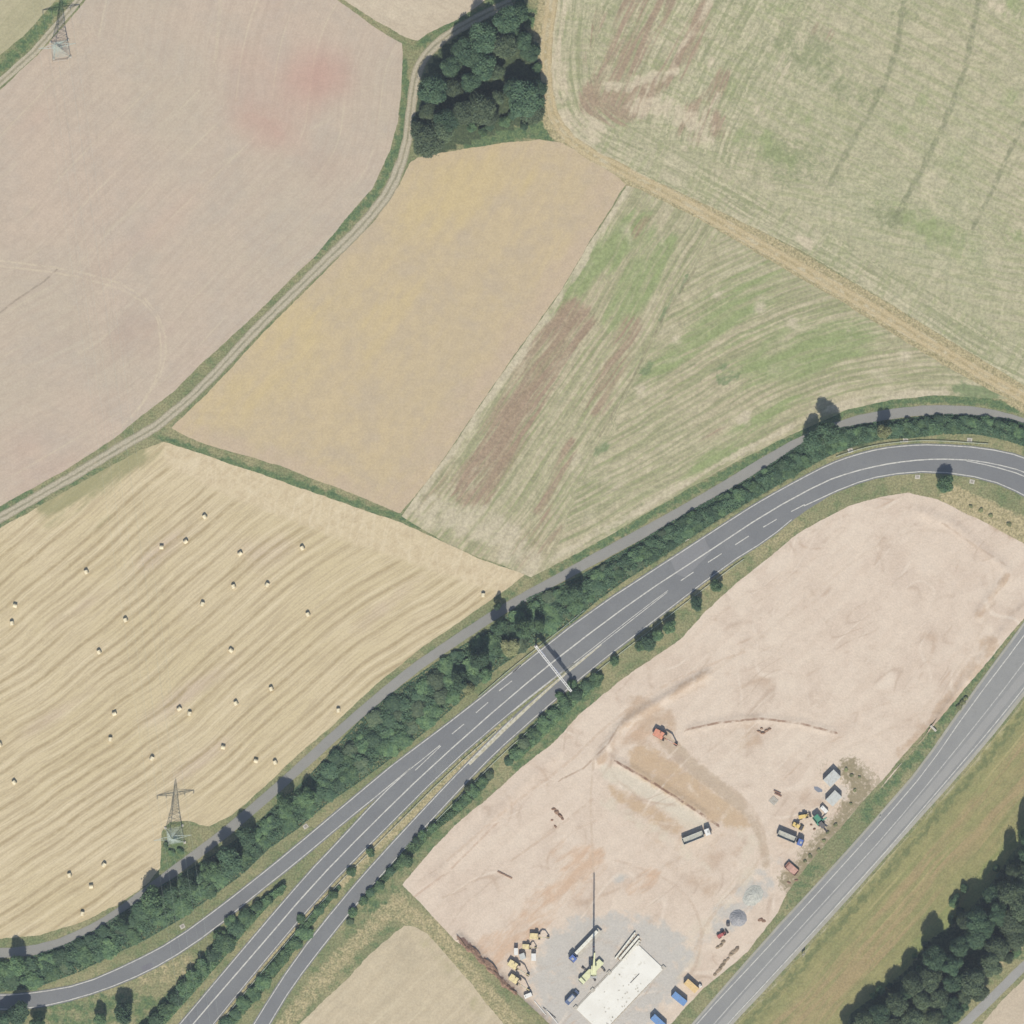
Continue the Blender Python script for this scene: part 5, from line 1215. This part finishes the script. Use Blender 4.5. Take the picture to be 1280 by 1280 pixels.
def crane():
    t = site_thing('mobile_crane', 'pale yellow-green mobile crane with tall raised boom beside the slab', 'crane', 739, 1214, -18, 18)
    MB().box((0, 0, 1.15), (11.0, 2.5, .7), bev=.06).build('carrier', m_lime, t)
    MB().prism([(4.2, .9), (5.7, .8), (5.7, 1.5), (5.4, 2.3), (4.2, 2.3)], -1.25, 1.25, bev=.05).build('driver_cab', m_lime, t)
    MB().box((5.62, 0, 1.85), (.12, 2.1, .6), ry=-.35).build('windscreen', m_glass, t)
    for wx in (-4.4, -2.9, -.2, 2.2, 3.7):
        for s_ in (-1, 1): wheel(t, wx, s_ * 1.05, .62, .45)
    for wx in (-3.7, 1.3):
        for s_ in (-1, 1):
            o = MB().box((wx, s_ * 2.2, .85), (.35, 2.4, .3)).bar((wx, s_ * 3.3, .9), (wx, s_ * 3.3, .1), .2).build('outrigger', m_dark, t)
            MB().cyl((wx, s_ * 3.3, .08), .45, .14).build('pad', m_rub, o)
    # superstructure turned so that the boom points north
    q = -t.rotation_euler.z + math.pi / 2
    c, s_ = math.cos(q), math.sin(q); W = lambda x, y, z: (-1.2 + x * c - y * s_, x * s_ + y * c, z)
    MB().cyl((-1.2, 0, 1.65), 1.1, .35, seg=20).build('slew_ring', m_dark, t)
    MB().box(W(-.6, 0, 2.4), (4.0, 2.3, 1.1), rz=q, bev=.05).build('upper_deck', m_lime, t)
    MB().box(W(1.1, 1.35, 2.7), (1.9, .95, 1.5), rz=q, bev=.05).build('operator_cab', m_glass, t)
    MB().box(W(-2.6, 0, 2.3), (1.3, 2.5, 1.3), rz=q, bev=.04).build('counterweight', m_grey, t)
    el = R(74); piv = Vector(W(-.8, 0, 3.1)); dirv = Vector((c * math.cos(el), s_ * math.cos(el), math.sin(el)))
    bm_ = MB(); bm_.bar(piv, piv + dirv * 12, .85, .75); b0 = bm_.build('boom', m_lime, t)
    MB().bar(piv + dirv * 12, piv + dirv * 22, .66, .58).build('boom_section', m_lime, b0); MB().bar(piv + dirv * 22, piv + dirv * 33, .5, .44).build('boom_section', m_lime, b0)
    MB().bar(Vector(W(1.6, 0, 2.4)), piv + dirv * 6, .32, seg=10).build('luffing_cylinder', m_dark, t)
    tip = piv + dirv * 33
    MB().bar(tip, tip + Vector((c * .6, s_ * .6, -.2)), .5, .4).build('boom_head', m_dark, b0)
    hk = tip + Vector((c * .7, s_ * .7, -24))
    MB().bar(tip + Vector((c * .7, s_ * .7, -.2)), hk, .03).build('hoist_rope', m_dark, t)
    MB().box(hk, (.5, .35, .9), bev=.05).bar(hk + Vector((0, 0, -.4)), hk + Vector((0, 0, -1.0)), .12).build('hook_block', m_red, t)
crane()
def van():
    t = site_thing('panel_van', 'dark blue panel van parked beside the pale slab', 'van', 715, 1246.5, 16, -17)
    L, w_, h = 6.2, 2.0, 2.4; x = L / 2
    MB().prism([(-x, .35), (x, .35), (x, .95), (x - .9, 1.25), (x - 1.9, h - .1), (x - 2.3, h), (-x + .1, h), (-x, h - .15)], -w_ / 2, w_ / 2, bev=.07).build('body', m_dblue, t)
    MB().prism([(x - .86, 1.32), (x - .82, 1.32), (x - 1.80, h - .16), (x - 1.86, h - .16)], -w_ * .43, w_ * .43).build('windscreen', m_glass, t)
    for s_ in (-1, 1):
        MB().box((x - 1.9, s_ * (w_ / 2 + .005), 1.6), (1.0, .02, .6)).build('side_window', m_glass, t)
        MB().box((x - .03, s_ * .75, .85), (.08, .35, .22)).build('headlight', m_silver, t)
        MB().box((x - 1.35, s_ * (w_ / 2 + .12), 1.45), (.12, .2, .25)).build('mirror', m_dark, t)
        for wx in (-1.9, 2.0): wheel(t, wx, s_ * .88, .36, .26)
    MB().box((-.5, 0, h + .03), (2.6, 1.2, .05)).build('roof_rack', m_grey, t)
van()
def excavator(label, x, y, dx, dy, mat, house=0.0, k=1.0, reach=1.0, grp=None):
    t = site_thing('excavator', label, 'excavator', x, y, dx, dy, grp)
    for s_ in (-1, 1):
        b = MB(); b.prism([(-2.1 * k, .25 * k), (-1.8 * k, .02), (1.8 * k, .02), (2.1 * k, .25 * k), (2.1 * k, .6 * k), (1.8 * k, .85 * k), (-1.8 * k, .85 * k), (-2.1 * k, .6 * k)], s_ * 1.15 * k - .3 * k, s_ * 1.15 * k + .3 * k)
        b.build('track', m_rub, t)
    MB().box((0, 0, .6 * k), (2.2 * k, 1.8 * k, .5 * k)).build('undercarriage', m_dark, t)
    MB().cyl((0, 0, .95 * k), .8 * k, .25 * k, seg=18).build('slew_ring', m_dark, t)
    MB().prism([(-2.2 * k, 1.1 * k), (1.2 * k, 1.1 * k), (1.2 * k, 1.7 * k), (.4 * k, 2.1 * k), (-1.9 * k, 2.15 * k), (-2.3 * k, 1.8 * k)], -1.35 * k, 1.35 * k, bev=.07).build('house', mat, t)
    MB().box((-2.3 * k, 0, 1.65 * k), (.7 * k, 2.6 * k, 1.1 * k), bev=.12).build('counterweight', mat, t)
    cb = MB().prism([(-.3 * k, 1.7 * k), (1.25 * k, 1.5 * k), (1.3 * k, 2.2 * k), (.9 * k, 3.0 * k), (-.3 * k, 3.0 * k)], .35 * k, 1.3 * k, bev=.04).build('cab', m_glass, t)
    MB().box((.3 * k, .82 * k, 3.02 * k), (1.25 * k, .98 * k, .08)).build('cab_roof', mat, cb)
    p0 = Vector((1.0 * k, -.2 * k, 1.6 * k)); p1 = Vector((2.6 * k, -.2 * k, 4.3 * k)); p2 = Vector((4.7 * k * reach, -.2 * k, 4.0 * k)); p3 = Vector((6.2 * k * reach, -.2 * k, 1.2 * k))
    MB().bar(p0, p1, .34 * k, .5 * k).bar(p1, p2, .34 * k, .46 * k).build('boom', mat, t)
    MB().bar(p2 + Vector((-.3 * k, 0, .3 * k)), p3, .28 * k, .4 * k).build('stick', mat, t)
    MB().bar(Vector((1.4 * k, -.2 * k, 1.4 * k)), p1 + Vector((.3 * k, 0, -.5 * k)), .1 * k, seg=8).bar(p1 + Vector((.2 * k, 0, .5 * k)), p2 + Vector((0, 0, .6 * k)), .09 * k, seg=8).build('hydraulic_ram', m_silver, t)
    bx = p3.x
    MB().prism([(bx - .1 * k, 1.2 * k), (bx + .25 * k, .9 * k), (bx + .2 * k, .35 * k), (bx - .4 * k, .05 * k), (bx - 1.0 * k, .25 * k), (bx - .8 * k, .5 * k), (bx - .3 * k, .6 * k)], -.2 * k - .55 * k, -.2 * k + .55 * k).build('bucket', m_dark, t)
    return t
GX = 'yellow excavators parked at the pad edge'
excavator('yellow excavator at the pad edge, its arm reaching over the gravel', 669.5, 1170, 17, 1, m_ltyel, k=.85, reach=.95, grp=GX)
excavator('small yellow excavator between two other machines beside white cabins', 659, 1183, 14, 1, m_ltyel, k=.7, reach=.8, grp=GX)
excavator('large yellow excavator parked between white cabins and the dark soil bank', 643, 1206.5, 20, 13, m_ltyel, k=.95, reach=1.1, grp=GX)
excavator('large yellow excavator with its bucket beside the white box unit', 644, 1224.5, 20, 14, m_ltyel, k=.95, reach=1.1, grp=GX)
excavator('orange excavator digging on the brown soil ridge', 825.5, 918.5, 21, 12, m_orange, k=1.05, reach=1.1)
tipper('blue cab lorry with grey tipper body parked beside yellow machines', 988, 1047.5, 24, 10, m_blue, m_grey, 10.2)

def cabin(name, label, cat, x, y, dx, dy, L, W_, H, mat, roofm, grp=None, z=0, ribs=14):
    t = site_thing(name, label, cat, x, y, dx, dy, grp)
    MB().box((0, 0, H / 2 + .08), (L, W_, H - .1)).build('wall', mat, t)
    r = MB().box((0, 0, H + .06), (L + .08, W_ + .08, .12), bev=.02).build('roof', roofm, t)
    mb = MB()
    for k in range(ribs): mb.box((-L / 2 + L * (k + .5) / ribs, 0, H + .135), (.10, W_ * .96, .04))
    mb.build('roof_ribs', roofm, r)
    for s_ in (-1, 1):
        mb = MB()
        for k in range(ribs): mb.box((-L / 2 + L * (k + .5) / ribs, s_ * (W_ / 2 + .02), H / 2 + .05), (.12, .05, H - .35))
        mb.build('side_ribs', mat, t)
    d = MB().box((L / 2 + .02, 0, H / 2), (.05, W_ * .45, H * .78)).build('door', m_grey, t)
    MB().box((L / 2 + .06, W_ * .15, H / 2), (.04, .06, .4)).build('handle', m_dark, d)
    w_ = MB().box((0, -(W_ / 2 + .05), H * .6), (1.2, .05, .9)).build('window', m_glass, t)
    MB().box((0, -(W_ / 2 + .06), H * .6 - .5), (1.35, .1, .06)).build('sill', m_grey, w_)
    for sx in (-1, 1):
        for sy in (-1, 1): MB().box((sx * (L / 2 - .06), sy * (W_ / 2 - .06), H / 2 + .1), (.2, .2, H + .16)).build('corner_post', roofm, t)
    return t
cabin('site_cabin', 'grey roofed site cabin standing apart among dry weeds', 'cabin', 1039.6, 972.5, 12, -12, 5.5, 3.8, 2.7, m_grey, m_silver)
cabin('site_cabin', 'grey roofed site cabin beside the white machine and green screener', 'cabin', 1041.8, 997.5, 11, -11.5, 5.0, 3.6, 2.7, m_grey, m_silver)
cabin('container', 'yellow storage container beside a white tank', 'container', 864, 1232, 85, 75, 5.4, 2.4, 2.6, m_cyel, m_cyel)
cabin('container', 'blue storage container next to the yellow one', 'container', 849, 1248, 95, 77, 5.8, 2.4, 2.6, m_cblue, m_cblue)
cabin('container', 'pale blue storage container by the slab end', 'container', 823, 1277, 90, 84, 6.1, 2.5, 2.6, m_cblue, m_cblue)
cabin('site_cabin', 'narrow white and red cabin beside the parked excavators', 'cabin', 645, 1189, 0, 10, 2.6, 1.4, 2.3, m_red, m_white, ribs=6)
cabin('site_cabin', 'small pale grey cabin between the parked excavators', 'cabin', 653, 1195, 3, 8, 2.2, 2.0, 2.2, m_white, m_silver, ribs=6)
cabin('site_cabin', 'small white cabin on the gravel pad edge', 'cabin', 667, 1196, 0, 10, 2.7, 1.7, 2.1, m_white, m_white, ribs=6)
def skip(label, x, y, dx, dy, L, W_, H, mat):
    t = site_thing('skip_container', label, 'skip', x, y, dx, dy)
    b = MB(); b.box((0, 0, .2), (L, W_, .12))
    b.build('floor', mat, t)
    for s_ in (-1, 1):
        o = MB().box((0, s_ * (W_ / 2 - .04), H / 2 + .15), (L, .08, H)).build('side', mat, t)
        mb = MB()
        for k in range(7): mb.box((-L / 2 + L * (k + .5) / 7, s_ * (W_ / 2 + .04), H / 2 + .15), (.1, .08, H * .95))
        mb.build('rib', mat, o)
        MB().box((s_ * (L / 2 - .04), 0, H / 2 + .15), (.08, W_ - .18, H)).build('end', mat, t)
    MB().prism([(-L / 2 + .12, .3), (L / 2 - .12, .3), (L / 2 - .6, H * .8), (0, H * 1.02), (-L / 2 + .7, H * .75)], -W_ / 2 + .1, W_ / 2 - .1).build('rubble', m_pink, t)
skip('open faded red skip of rubble at the weedy site edge', 989.5, 1086, 100, 88, 5.2, 2.7, 1.3, m_pink)
def loader(label, x, y, dx, dy, mat, k=.8, name='wheel_loader', cat='loader'):
    t = site_thing(name, label, cat, x, y, dx, dy)
    MB().prism([(-2.6 * k, .9 * k), (-.2 * k, .9 * k), (-.2 * k, 1.9 * k), (-2.3 * k, 1.8 * k), (-2.6 * k, 1.5 * k)], -.95 * k, .95 * k, bev=.06).build('engine_hood', mat, t)
    MB().box((.9 * k, 0, 1.0 * k), (1.8 * k, 1.1 * k, .6 * k)).build('front_frame', mat, t)
    c = MB().box((.1 * k, 0, 2.3 * k), (1.4 * k, 1.5 * k, 1.6 * k), bev=.06).build('cab', m_glass, t)
    MB().box((.1 * k, 0, 3.13 * k), (1.6 * k, 1.65 * k, .1)).build('cab_roof', mat, c)
    for wx in (-1.7, 1.4):
        for s_ in (-1, 1): wheel(t, wx * k, s_ * 1.15 * k, .78 * k, .55 * k)
    for s_ in (-1, 1): MB().bar((.8 * k, s_ * .45 * k, 1.6 * k), (3.0 * k, s_ * .45 * k, .6 * k), .18 * k, .3 * k).build('lift_arm', mat, t)
    MB().prism([(2.7 * k, .9 * k), (2.9 * k, .15), (3.9 * k, .05), (3.0 * k, .3 * k), (3.1 * k, 1.1 * k)], -1.35 * k, 1.35 * k).build('bucket', m_dark, t)
loader('yellow wheel loader beside the green screening machine', 1004.5, 1020, 16, -4, m_yel, .75)
loader('red tractor loader next to the dark gravel heap', 902, 1168, 14, -9, m_red, .7, 'tractor_loader', 'loader')
def roller(label, x, y, dx, dy):
    t = site_thing('road_roller', label, 'roller', x, y, dx, dy); k = .9
    d = MB().cyl((1.6 * k, 0, .75 * k), .75 * k, 1.9 * k, 'Y', 20).build('drum', m_dark, t)
    MB().box((1.6 * k, 1.03 * k, .8 * k), (1.9 * k, .12, .3)).box((1.6 * k, -1.03 * k, .8 * k), (1.9 * k, .12, .3)).box((2.5 * k, 0, .8 * k), (.14, 2.0 * k, .3)).build('drum_frame', m_yel, t)
    MB().prism([(-2.4 * k, .8 * k), (-.1 * k, .8 * k), (-.1 * k, 1.6 * k), (-2.2 * k, 1.7 * k)], -.85 * k, .85 * k, bev=.06).build('engine_hood', m_yel, t)
    c = MB().box((0, 0, 2.1 * k), (1.2 * k, 1.4 * k, 1.3 * k), bev=.05).build('cab', m_glass, t); MB().box((0, 0, 2.8 * k), (1.5 * k, 1.6 * k, .1)).build('cab_roof', m_yel, c)
    for s_ in (-1, 1): wheel(t, -1.5 * k, s_ * .95 * k, .7 * k, .5 * k)
roller('yellow road roller beside the blue cab lorry', 997, 1032.5, 14, 8)
def screener():
    t = site_thing('screening_machine', 'green tracked screening machine between cabin and yellow loader', 'machine', 1023.5, 1026.5, 11, 14)
    for s_ in (-1, 1): MB().prism([(-1.7, .2), (-1.4, .02), (1.4, .02), (1.7, .2), (1.7, .5), (1.4, .75), (-1.4, .75), (-1.7, .5)], s_ * 1.0 - .25, s_ * 1.0 + .25).build('track', m_rub, t)
    MB().box((0, 0, 1.15), (5.2, 1.6, .7), bev=.05).build('frame', m_green, t)
    h = MB()
    for s_ in (-1, 1): h.box((-1.2, s_ * 1.25, 2.5), (2.8, .1, 1.1))
    h.box((-2.6, 0, 2.5), (.1, 2.4, 1.1)).box((-1.2, 0, 2.0), (2.7, 2.3, .1)); h.build('hopper', m_green, t)
    MB().box((1.6, 0, 2.2), (2.6, 1.6, .35), ry=.3).build('screen_box', m_dark, t)
    MB().bar((1.8, 0, 1.3), (5.0, 0, 2.7), .7, .15).build('conveyor', m_dark, t)
    MB().bar((.4, 1.0, 1.4), (.6, 3.2, 2.2), .5, .14).build('conveyor', m_green, t)
    MB().box((.3, -1.0, 1.7), (1.4, .8, .9), bev=.05).build('engine_box', m_green, t)
screener()
def genset(label, x, y, dx, dy, mat):
    t = site_thing('generator', label, 'generator', x, y, dx, dy)
    MB().box((0, 0, .95), (3.0, 1.5, 1.3), bev=.08).build('housing', mat, t); MB().box((0, 0, .2), (3.2, 1.6, .2)).build('skid', m_dark, t)
    MB().cyl((-1.0, 0, 1.75), .12, .4).build('exhaust', m_dark, t)
    for s_ in (-1, 1): MB().box((.5, s_ * .77, 1.0), (1.2, .04, .7)).build('vent_grille', m_dark, t)
genset('white generator box beside the grey cabin', 1030, 1011.5, 9, 9, m_white)
def compactor():
    t = site_thing('plate_stack', 'pale pallet of boards standing alone on bare sand', 'pallet', 967, 1001, 9, -10)
    for k in range(5): MB().box((0, -1.1 + .55 * k, .18 + .02 * (k % 2)), (2.6, .42, .14)).build('board', m_cgrey, t)
    for k in range(3): MB().box((-1 + k, 0, .06), (.16, 2.8, .1)).build('bearer', m_wood, t)
compactor()
for (x, y) in ((971.5, 990), (972.5, 993.5)):
    o = MB().box((0, 0, .25), (2.8, .5, .5), bev=.04).build('steel_beam', m_rust); o.location = PX(x, y, site_h(x, y)); o.rotation_euler.z = -.42
    tag(o, 'rusty steel beam lying near the pale pallet of boards', 'beam', 'rusty beams on the sand')
def tank():
    t = site_thing('water_tank', 'small white liquid tank at the end of the yellow container', 'tank', 875, 1232, 1, 1)
    MB().box((0, 0, .8), (1.2, 1.0, 1.1), bev=.12).build('tank_body', m_white, t); MB().box((0, 0, .1), (1.3, 1.1, .16)).build('pallet', m_wood, t); MB().cyl((0, 0, 1.4), .18, .1).build('cap', m_dark, t)
    mb = MB()
    for z in (.45, .8, 1.15): mb.box((0, .52, z), (1.26, .04, .04)).box((0, -.52, z), (1.26, .04, .04)).box((.63, 0, z), (.04, 1.06, .04)).box((-.63, 0, z), (.04, 1.06, .04))
    mb.build('cage', m_silver, t)
tank()
def drum(x, y):
    t = site_thing('oil_drum', 'dark drum standing at the foot of the gravel heap', 'drum', x, y, 1, 0)
    MB().cyl((0, 0, .75), .7, 1.5, seg=18).build('drum_body', m_dark, t)
    for z in (.35, .8, 1.25): MB().cyl((0, 0, z), .74, .07, seg=18).build('hoop', m_dark, t)
    MB().cyl((.3, .2, 1.52), .1, .06).build('bung', m_silver, t)
drum(910, 1155.5)
def heap(name, label, cat, x, y, rx, ry, h, mat, seed, ang=0, rough=.12, grp=None, res=22):
    rs = np.random.RandomState(seed); vs_, fs = [(0, 0, h)], []
    rings, seg = 7, res
    prof = [(.18, .95), (.36, .78), (.54, .55), (.7, .35), (.84, .17), (.95, .05), (1.06, -.12)]
    wob = 1 + rough * vnoise(seg, seed, ((6, 1), (2, .6)))
    for (r, z) in prof:
        for k in range(seg):
            a = 2 * math.pi * k / seg; q = r * wob[k] * (1 + rs.uniform(-.05, .05)); vs_.append((math.cos(a) * rx * q, math.sin(a) * ry * q, h * z + (rs.uniform(-.5, .5) * rough * h if z > .1 else 0)))
    for k in range(seg): fs.append((0, 1 + k, 1 + (k + 1) % seg))
    for i in range(rings - 1):
        for k in range(seg): fs.append((1 + i * seg + k, 1 + (i + 1) * seg + k, 1 + (i + 1) * seg + (k + 1) % seg, 1 + i * seg + (k + 1) % seg))
    me = bpy.data.meshes.new(name); me.from_pydata(vs_, [], fs); me.update()
    o = link_mesh(name, me, mat); o.location = PX(x, y, site_h(x, y)); o.rotation_euler.z = R(ang)
    return tag(o, label, cat, grp)
heap('gravel_heap', 'round dark grey gravel heap beside the red loader', 'heap', 922.5, 1148, 3.7, 3.3, 1.5, m_gravel, 1)
heap('gravel_heap', 'wide flat pale gravel heap beside the dark one', 'heap', 941, 1119, 4.6, 3.6, .8, m_gravel2, 2, 55)
GS = 'clods of brown soil on the sand'
for i, (x, y, rx, ry, h, a) in enumerate([(692, 1011, .9, .6, .5, 0), (696, 1015, 1.1, .8, .6, -40), (700, 1019, 1.1, .7, .7, -45), (703, 1023, .8, .6, .6, -50), (694, 1033, .9, .5, .4, -50), (690, 1025, .6, .5, .3, 0), (949, 914, .9, .5, .6, -20), (953, 916, 1.0, .6, .7, 0), (958, 913, .9, .6, .6, 30), (962, 911, .7, .5, .5, 0), (952, 910, .6, .5, .4, 0),
      (951, 1149, 1.2, .8, .4, 20), (955, 1151, .8, .6, .3, 0), (1014, 1031, .6, .5, .4, 0), (1018, 1036, .6, .5, .5, 0), (995, 1100, .8, .5, .4, 0), (986, 1103, .9, .5, .4, -30)]):
    heap('soil_clod', 'lump of dark brown soil lying on the bare sand', 'soil', x, y, rx, ry, h, m_soil, 30 + i, a, .25, GS, 12)
GW = 'row of soil piles by the country road'
for i in range(9):
    f = i / 8; heap('soil_pile', 'brown soil pile in the row beside the country road', 'soil', 893 + 28 * f + rng.uniform(-1, 1), 1218 - 33 * f + rng.uniform(-1, 1), rng.uniform(1.0, 1.9), rng.uniform(.6, 1.0), rng.uniform(.3, .7), m_soil2, 60 + i, 48 + rng.uniform(-10, 10), .4, GW, 14)
for i, (x, y) in enumerate([(897, 1184), (901, 1181), (904, 1177)]): heap('soil_pile', 'small soil pile behind the red loader', 'soil', x, y, 1.0, .7, .5, m_soil2, 80 + i, 40, .25, 'soil piles behind the red loader', 12)
GBK = 'dark soil lumps along the trench bank'
for i in range(16):
    f = i / 15; x, y = 578 + 66 * f + rng.uniform(-1.5, 1.5), 1176 + 66 * f + rng.uniform(-2, 2)
    heap('soil_lump', 'dark soil lump on the bank beside the parked excavators', 'soil', x, y, rng.uniform(1.2, 3.2), rng.uniform(.5, 1.1), rng.uniform(.3, .7), m_soil, 90 + i, -45 + rng.uniform(-14, 14), .4, GBK, 14)
# puddle, planks, pipes, headwall
pb = MatB('puddle_water'); m_water = pb.done(col(140, 146, 158), .12, spec=.5)
pu = sheet('puddle', [(1017, 983), (1022, 983), (1028, 987), (1028, 990), (1023, 990.5), (1018, 987)], m_water, site_h(1023, 987) + .03, 3, jit=.3, seed=8); pu['label'] = 'shallow grey puddle on the sand beside the cabins'
def laid(name, label, cat, ax, ay, bx, by, t, mat, z=.0, grp=None, seg=4):
    a, b_ = PX(ax, ay), PX(bx, by); c = (a + b_) / 2; h = max(site_h(ax, ay), site_h(bx, by)) + z
    L = (b_ - a).length
    mb = MB()
    if seg == 4: mb.box((0, 0, t / 2), (L, t * 1.6, t), bev=.02)
    else:
        mb.cyl((0, 0, t), t, L, 'X', 12); mb.cyl((L / 2, 0, t), t * 1.2, .3, 'X', 12)
    o = mb.build(name, mat); o.location = (c.x, c.y, h); o.rotation_euler.z = math.atan2(b_.y - a.y, b_.x - a.x)
    return tag(o, label, cat, grp)
laid('plank', 'dark plank lying alone on the bare sand', 'plank', 622, 1089, 640, 1098, .35, m_soil)
laid('steel_bar', 'dark steel bar lying on the pale slab', 'bar', 788, 1228.5, 799, 1217, .16, m_dark, .42)
GP = 'pipes along the soil bank'
laid('pipe', 'long pipe lying along the gravel pad beside the soil bank', 'pipe', 668, 1251, 682, 1268, .16, m_white, grp=GP, seg=12); laid('pipe', 'long pipe lying along the gravel pad beside the soil bank', 'pipe', 682, 1261, 697, 1279, .16, m_white, grp=GP, seg=12)
laid('pipe', 'long pipe lying along the gravel pad beside the soil bank', 'pipe', 679, 1259, 694, 1272, .16, m_dark, grp=GP, seg=12)
genset('white box unit at the bucket tips of the parked excavators', 660, 1244, 7, -3, m_white)
laid('headwall', 'pale concrete headwall at the ditch beside the country road', 'headwall', 1163, 907, 1170, 914, .5, m_cgrey); 
for (x, y, r) in [(1199, 884, 4.5), (1203, 878, 4), (1207, 873, 3)]: plant('pale1', x, y, r, 1.2, 'pale dry bush on the green verge of the country road', 'pale bushes on the verge')

# ================================================================ concrete slab
def slab():
    A, B, Cc, D = PX(798, 1179), PX(828.5, 1211.5), PX(751.5, 1292.5), PX(721, 1260)
    o = (A + B + Cc + D) / 4; ex = (A - D); L = ex.length; rz = math.atan2(ex.y, ex.x); W_ = (B - A).length
    t = thing('concrete_slab', 'large pale concrete foundation slab on the gravel pad', 'slab', (o.x, o.y, .03), rz)
    b = MatB('fresh_concrete'); p = b.pos(); n = b.noise(p, .12, 5, .65); st = b.noise(p, .7, 4, .7)
    c = b.mix(b.ss(n, .35, .65), col(244, 243, 237), col(236, 234, 227)); c = b.mix(b.mul(b.ss(st, .62, .72), .5), c, col(204, 198, 184))
    m = b.done(c, .9, st, .1, .03, spec=.15)
    MB().box((0, 0, .2), (L, W_, .44), bev=.03).build('slab_body', m, t)
    MB().box((0, W_ / 2 + .25, .1), (L * .96, .4, .28)).build('edge_beam', m_cgrey, t); MB().box((.0, -W_ / 2 - .2, .08), (L * .9, .3, .22)).build('edge_beam', m_cgrey, t)
    for (x, y) in ((L / 2 + .1, W_ / 2 + .1), (L / 2 + .2, -W_ / 2 + .3), (-L / 2 + .3, W_ / 2 + .4), (L * .05, W_ / 2 + .35), (-L * .22, W_ / 2 + .3)):
        f = MB().box((x, y, .25), (1.5, 1.5, .5), bev=.04).build('corner_block', m_cgrey, t)
        for sx in (-.4, .4): MB().bar((x + sx, y, .45), (x + sx, y, 1.1), .06).build('starter_bar', m_rust, f)
    rs = random.Random(3)
    for k in range(26):
        x, y = rs.uniform(-L * .42, L * .2), rs.uniform(-W_ * .48, W_ * .3)
        if k % 2: y = -W_ * .5 + abs(rs.gauss(0, .9)) + .4
        MB().box((x, y, .46), (rs.uniform(.3, .6), rs.uniform(.3, .5), .1), rz=rs.uniform(0, 1.5)).build('cover_block', m_cgrey, t)
    for k in range(14):
        x = -L * .45 + L * .7 * k / 13
        MB().box((x, -W_ / 2 - .06, .3), (L * .045, .08, .5)).build('formwork_panel', m_wood, t)
slab()

# ================================================================ the air between ground and camera
def haze():
    h = bpy.data.materials.new('haze_air'); h.use_nodes = True; t = h.node_tree
    t.nodes.remove(t.nodes['Principled BSDF'])
    pv = t.nodes.new('ShaderNodeVolumePrincipled')
    pv.inputs['Color'].default_value = (.78, .86, 1.0, 1); pv.inputs['Density'].default_value = 2.4e-5
    pv.inputs['Anisotropy'].default_value = 0.0
    t.links.new(pv.outputs[0], t.nodes['Material Output'].inputs['Volume'])
    o = MB().box((0, 0, (CAM_H + 30 - 1) / 2), (6200, 6200, CAM_H + 30 + 1)).build('haze', h)
    o['kind'] = 'stuff'; o['label'] = 'thin pale summer haze in the air'; o['category'] = 'haze'
haze()
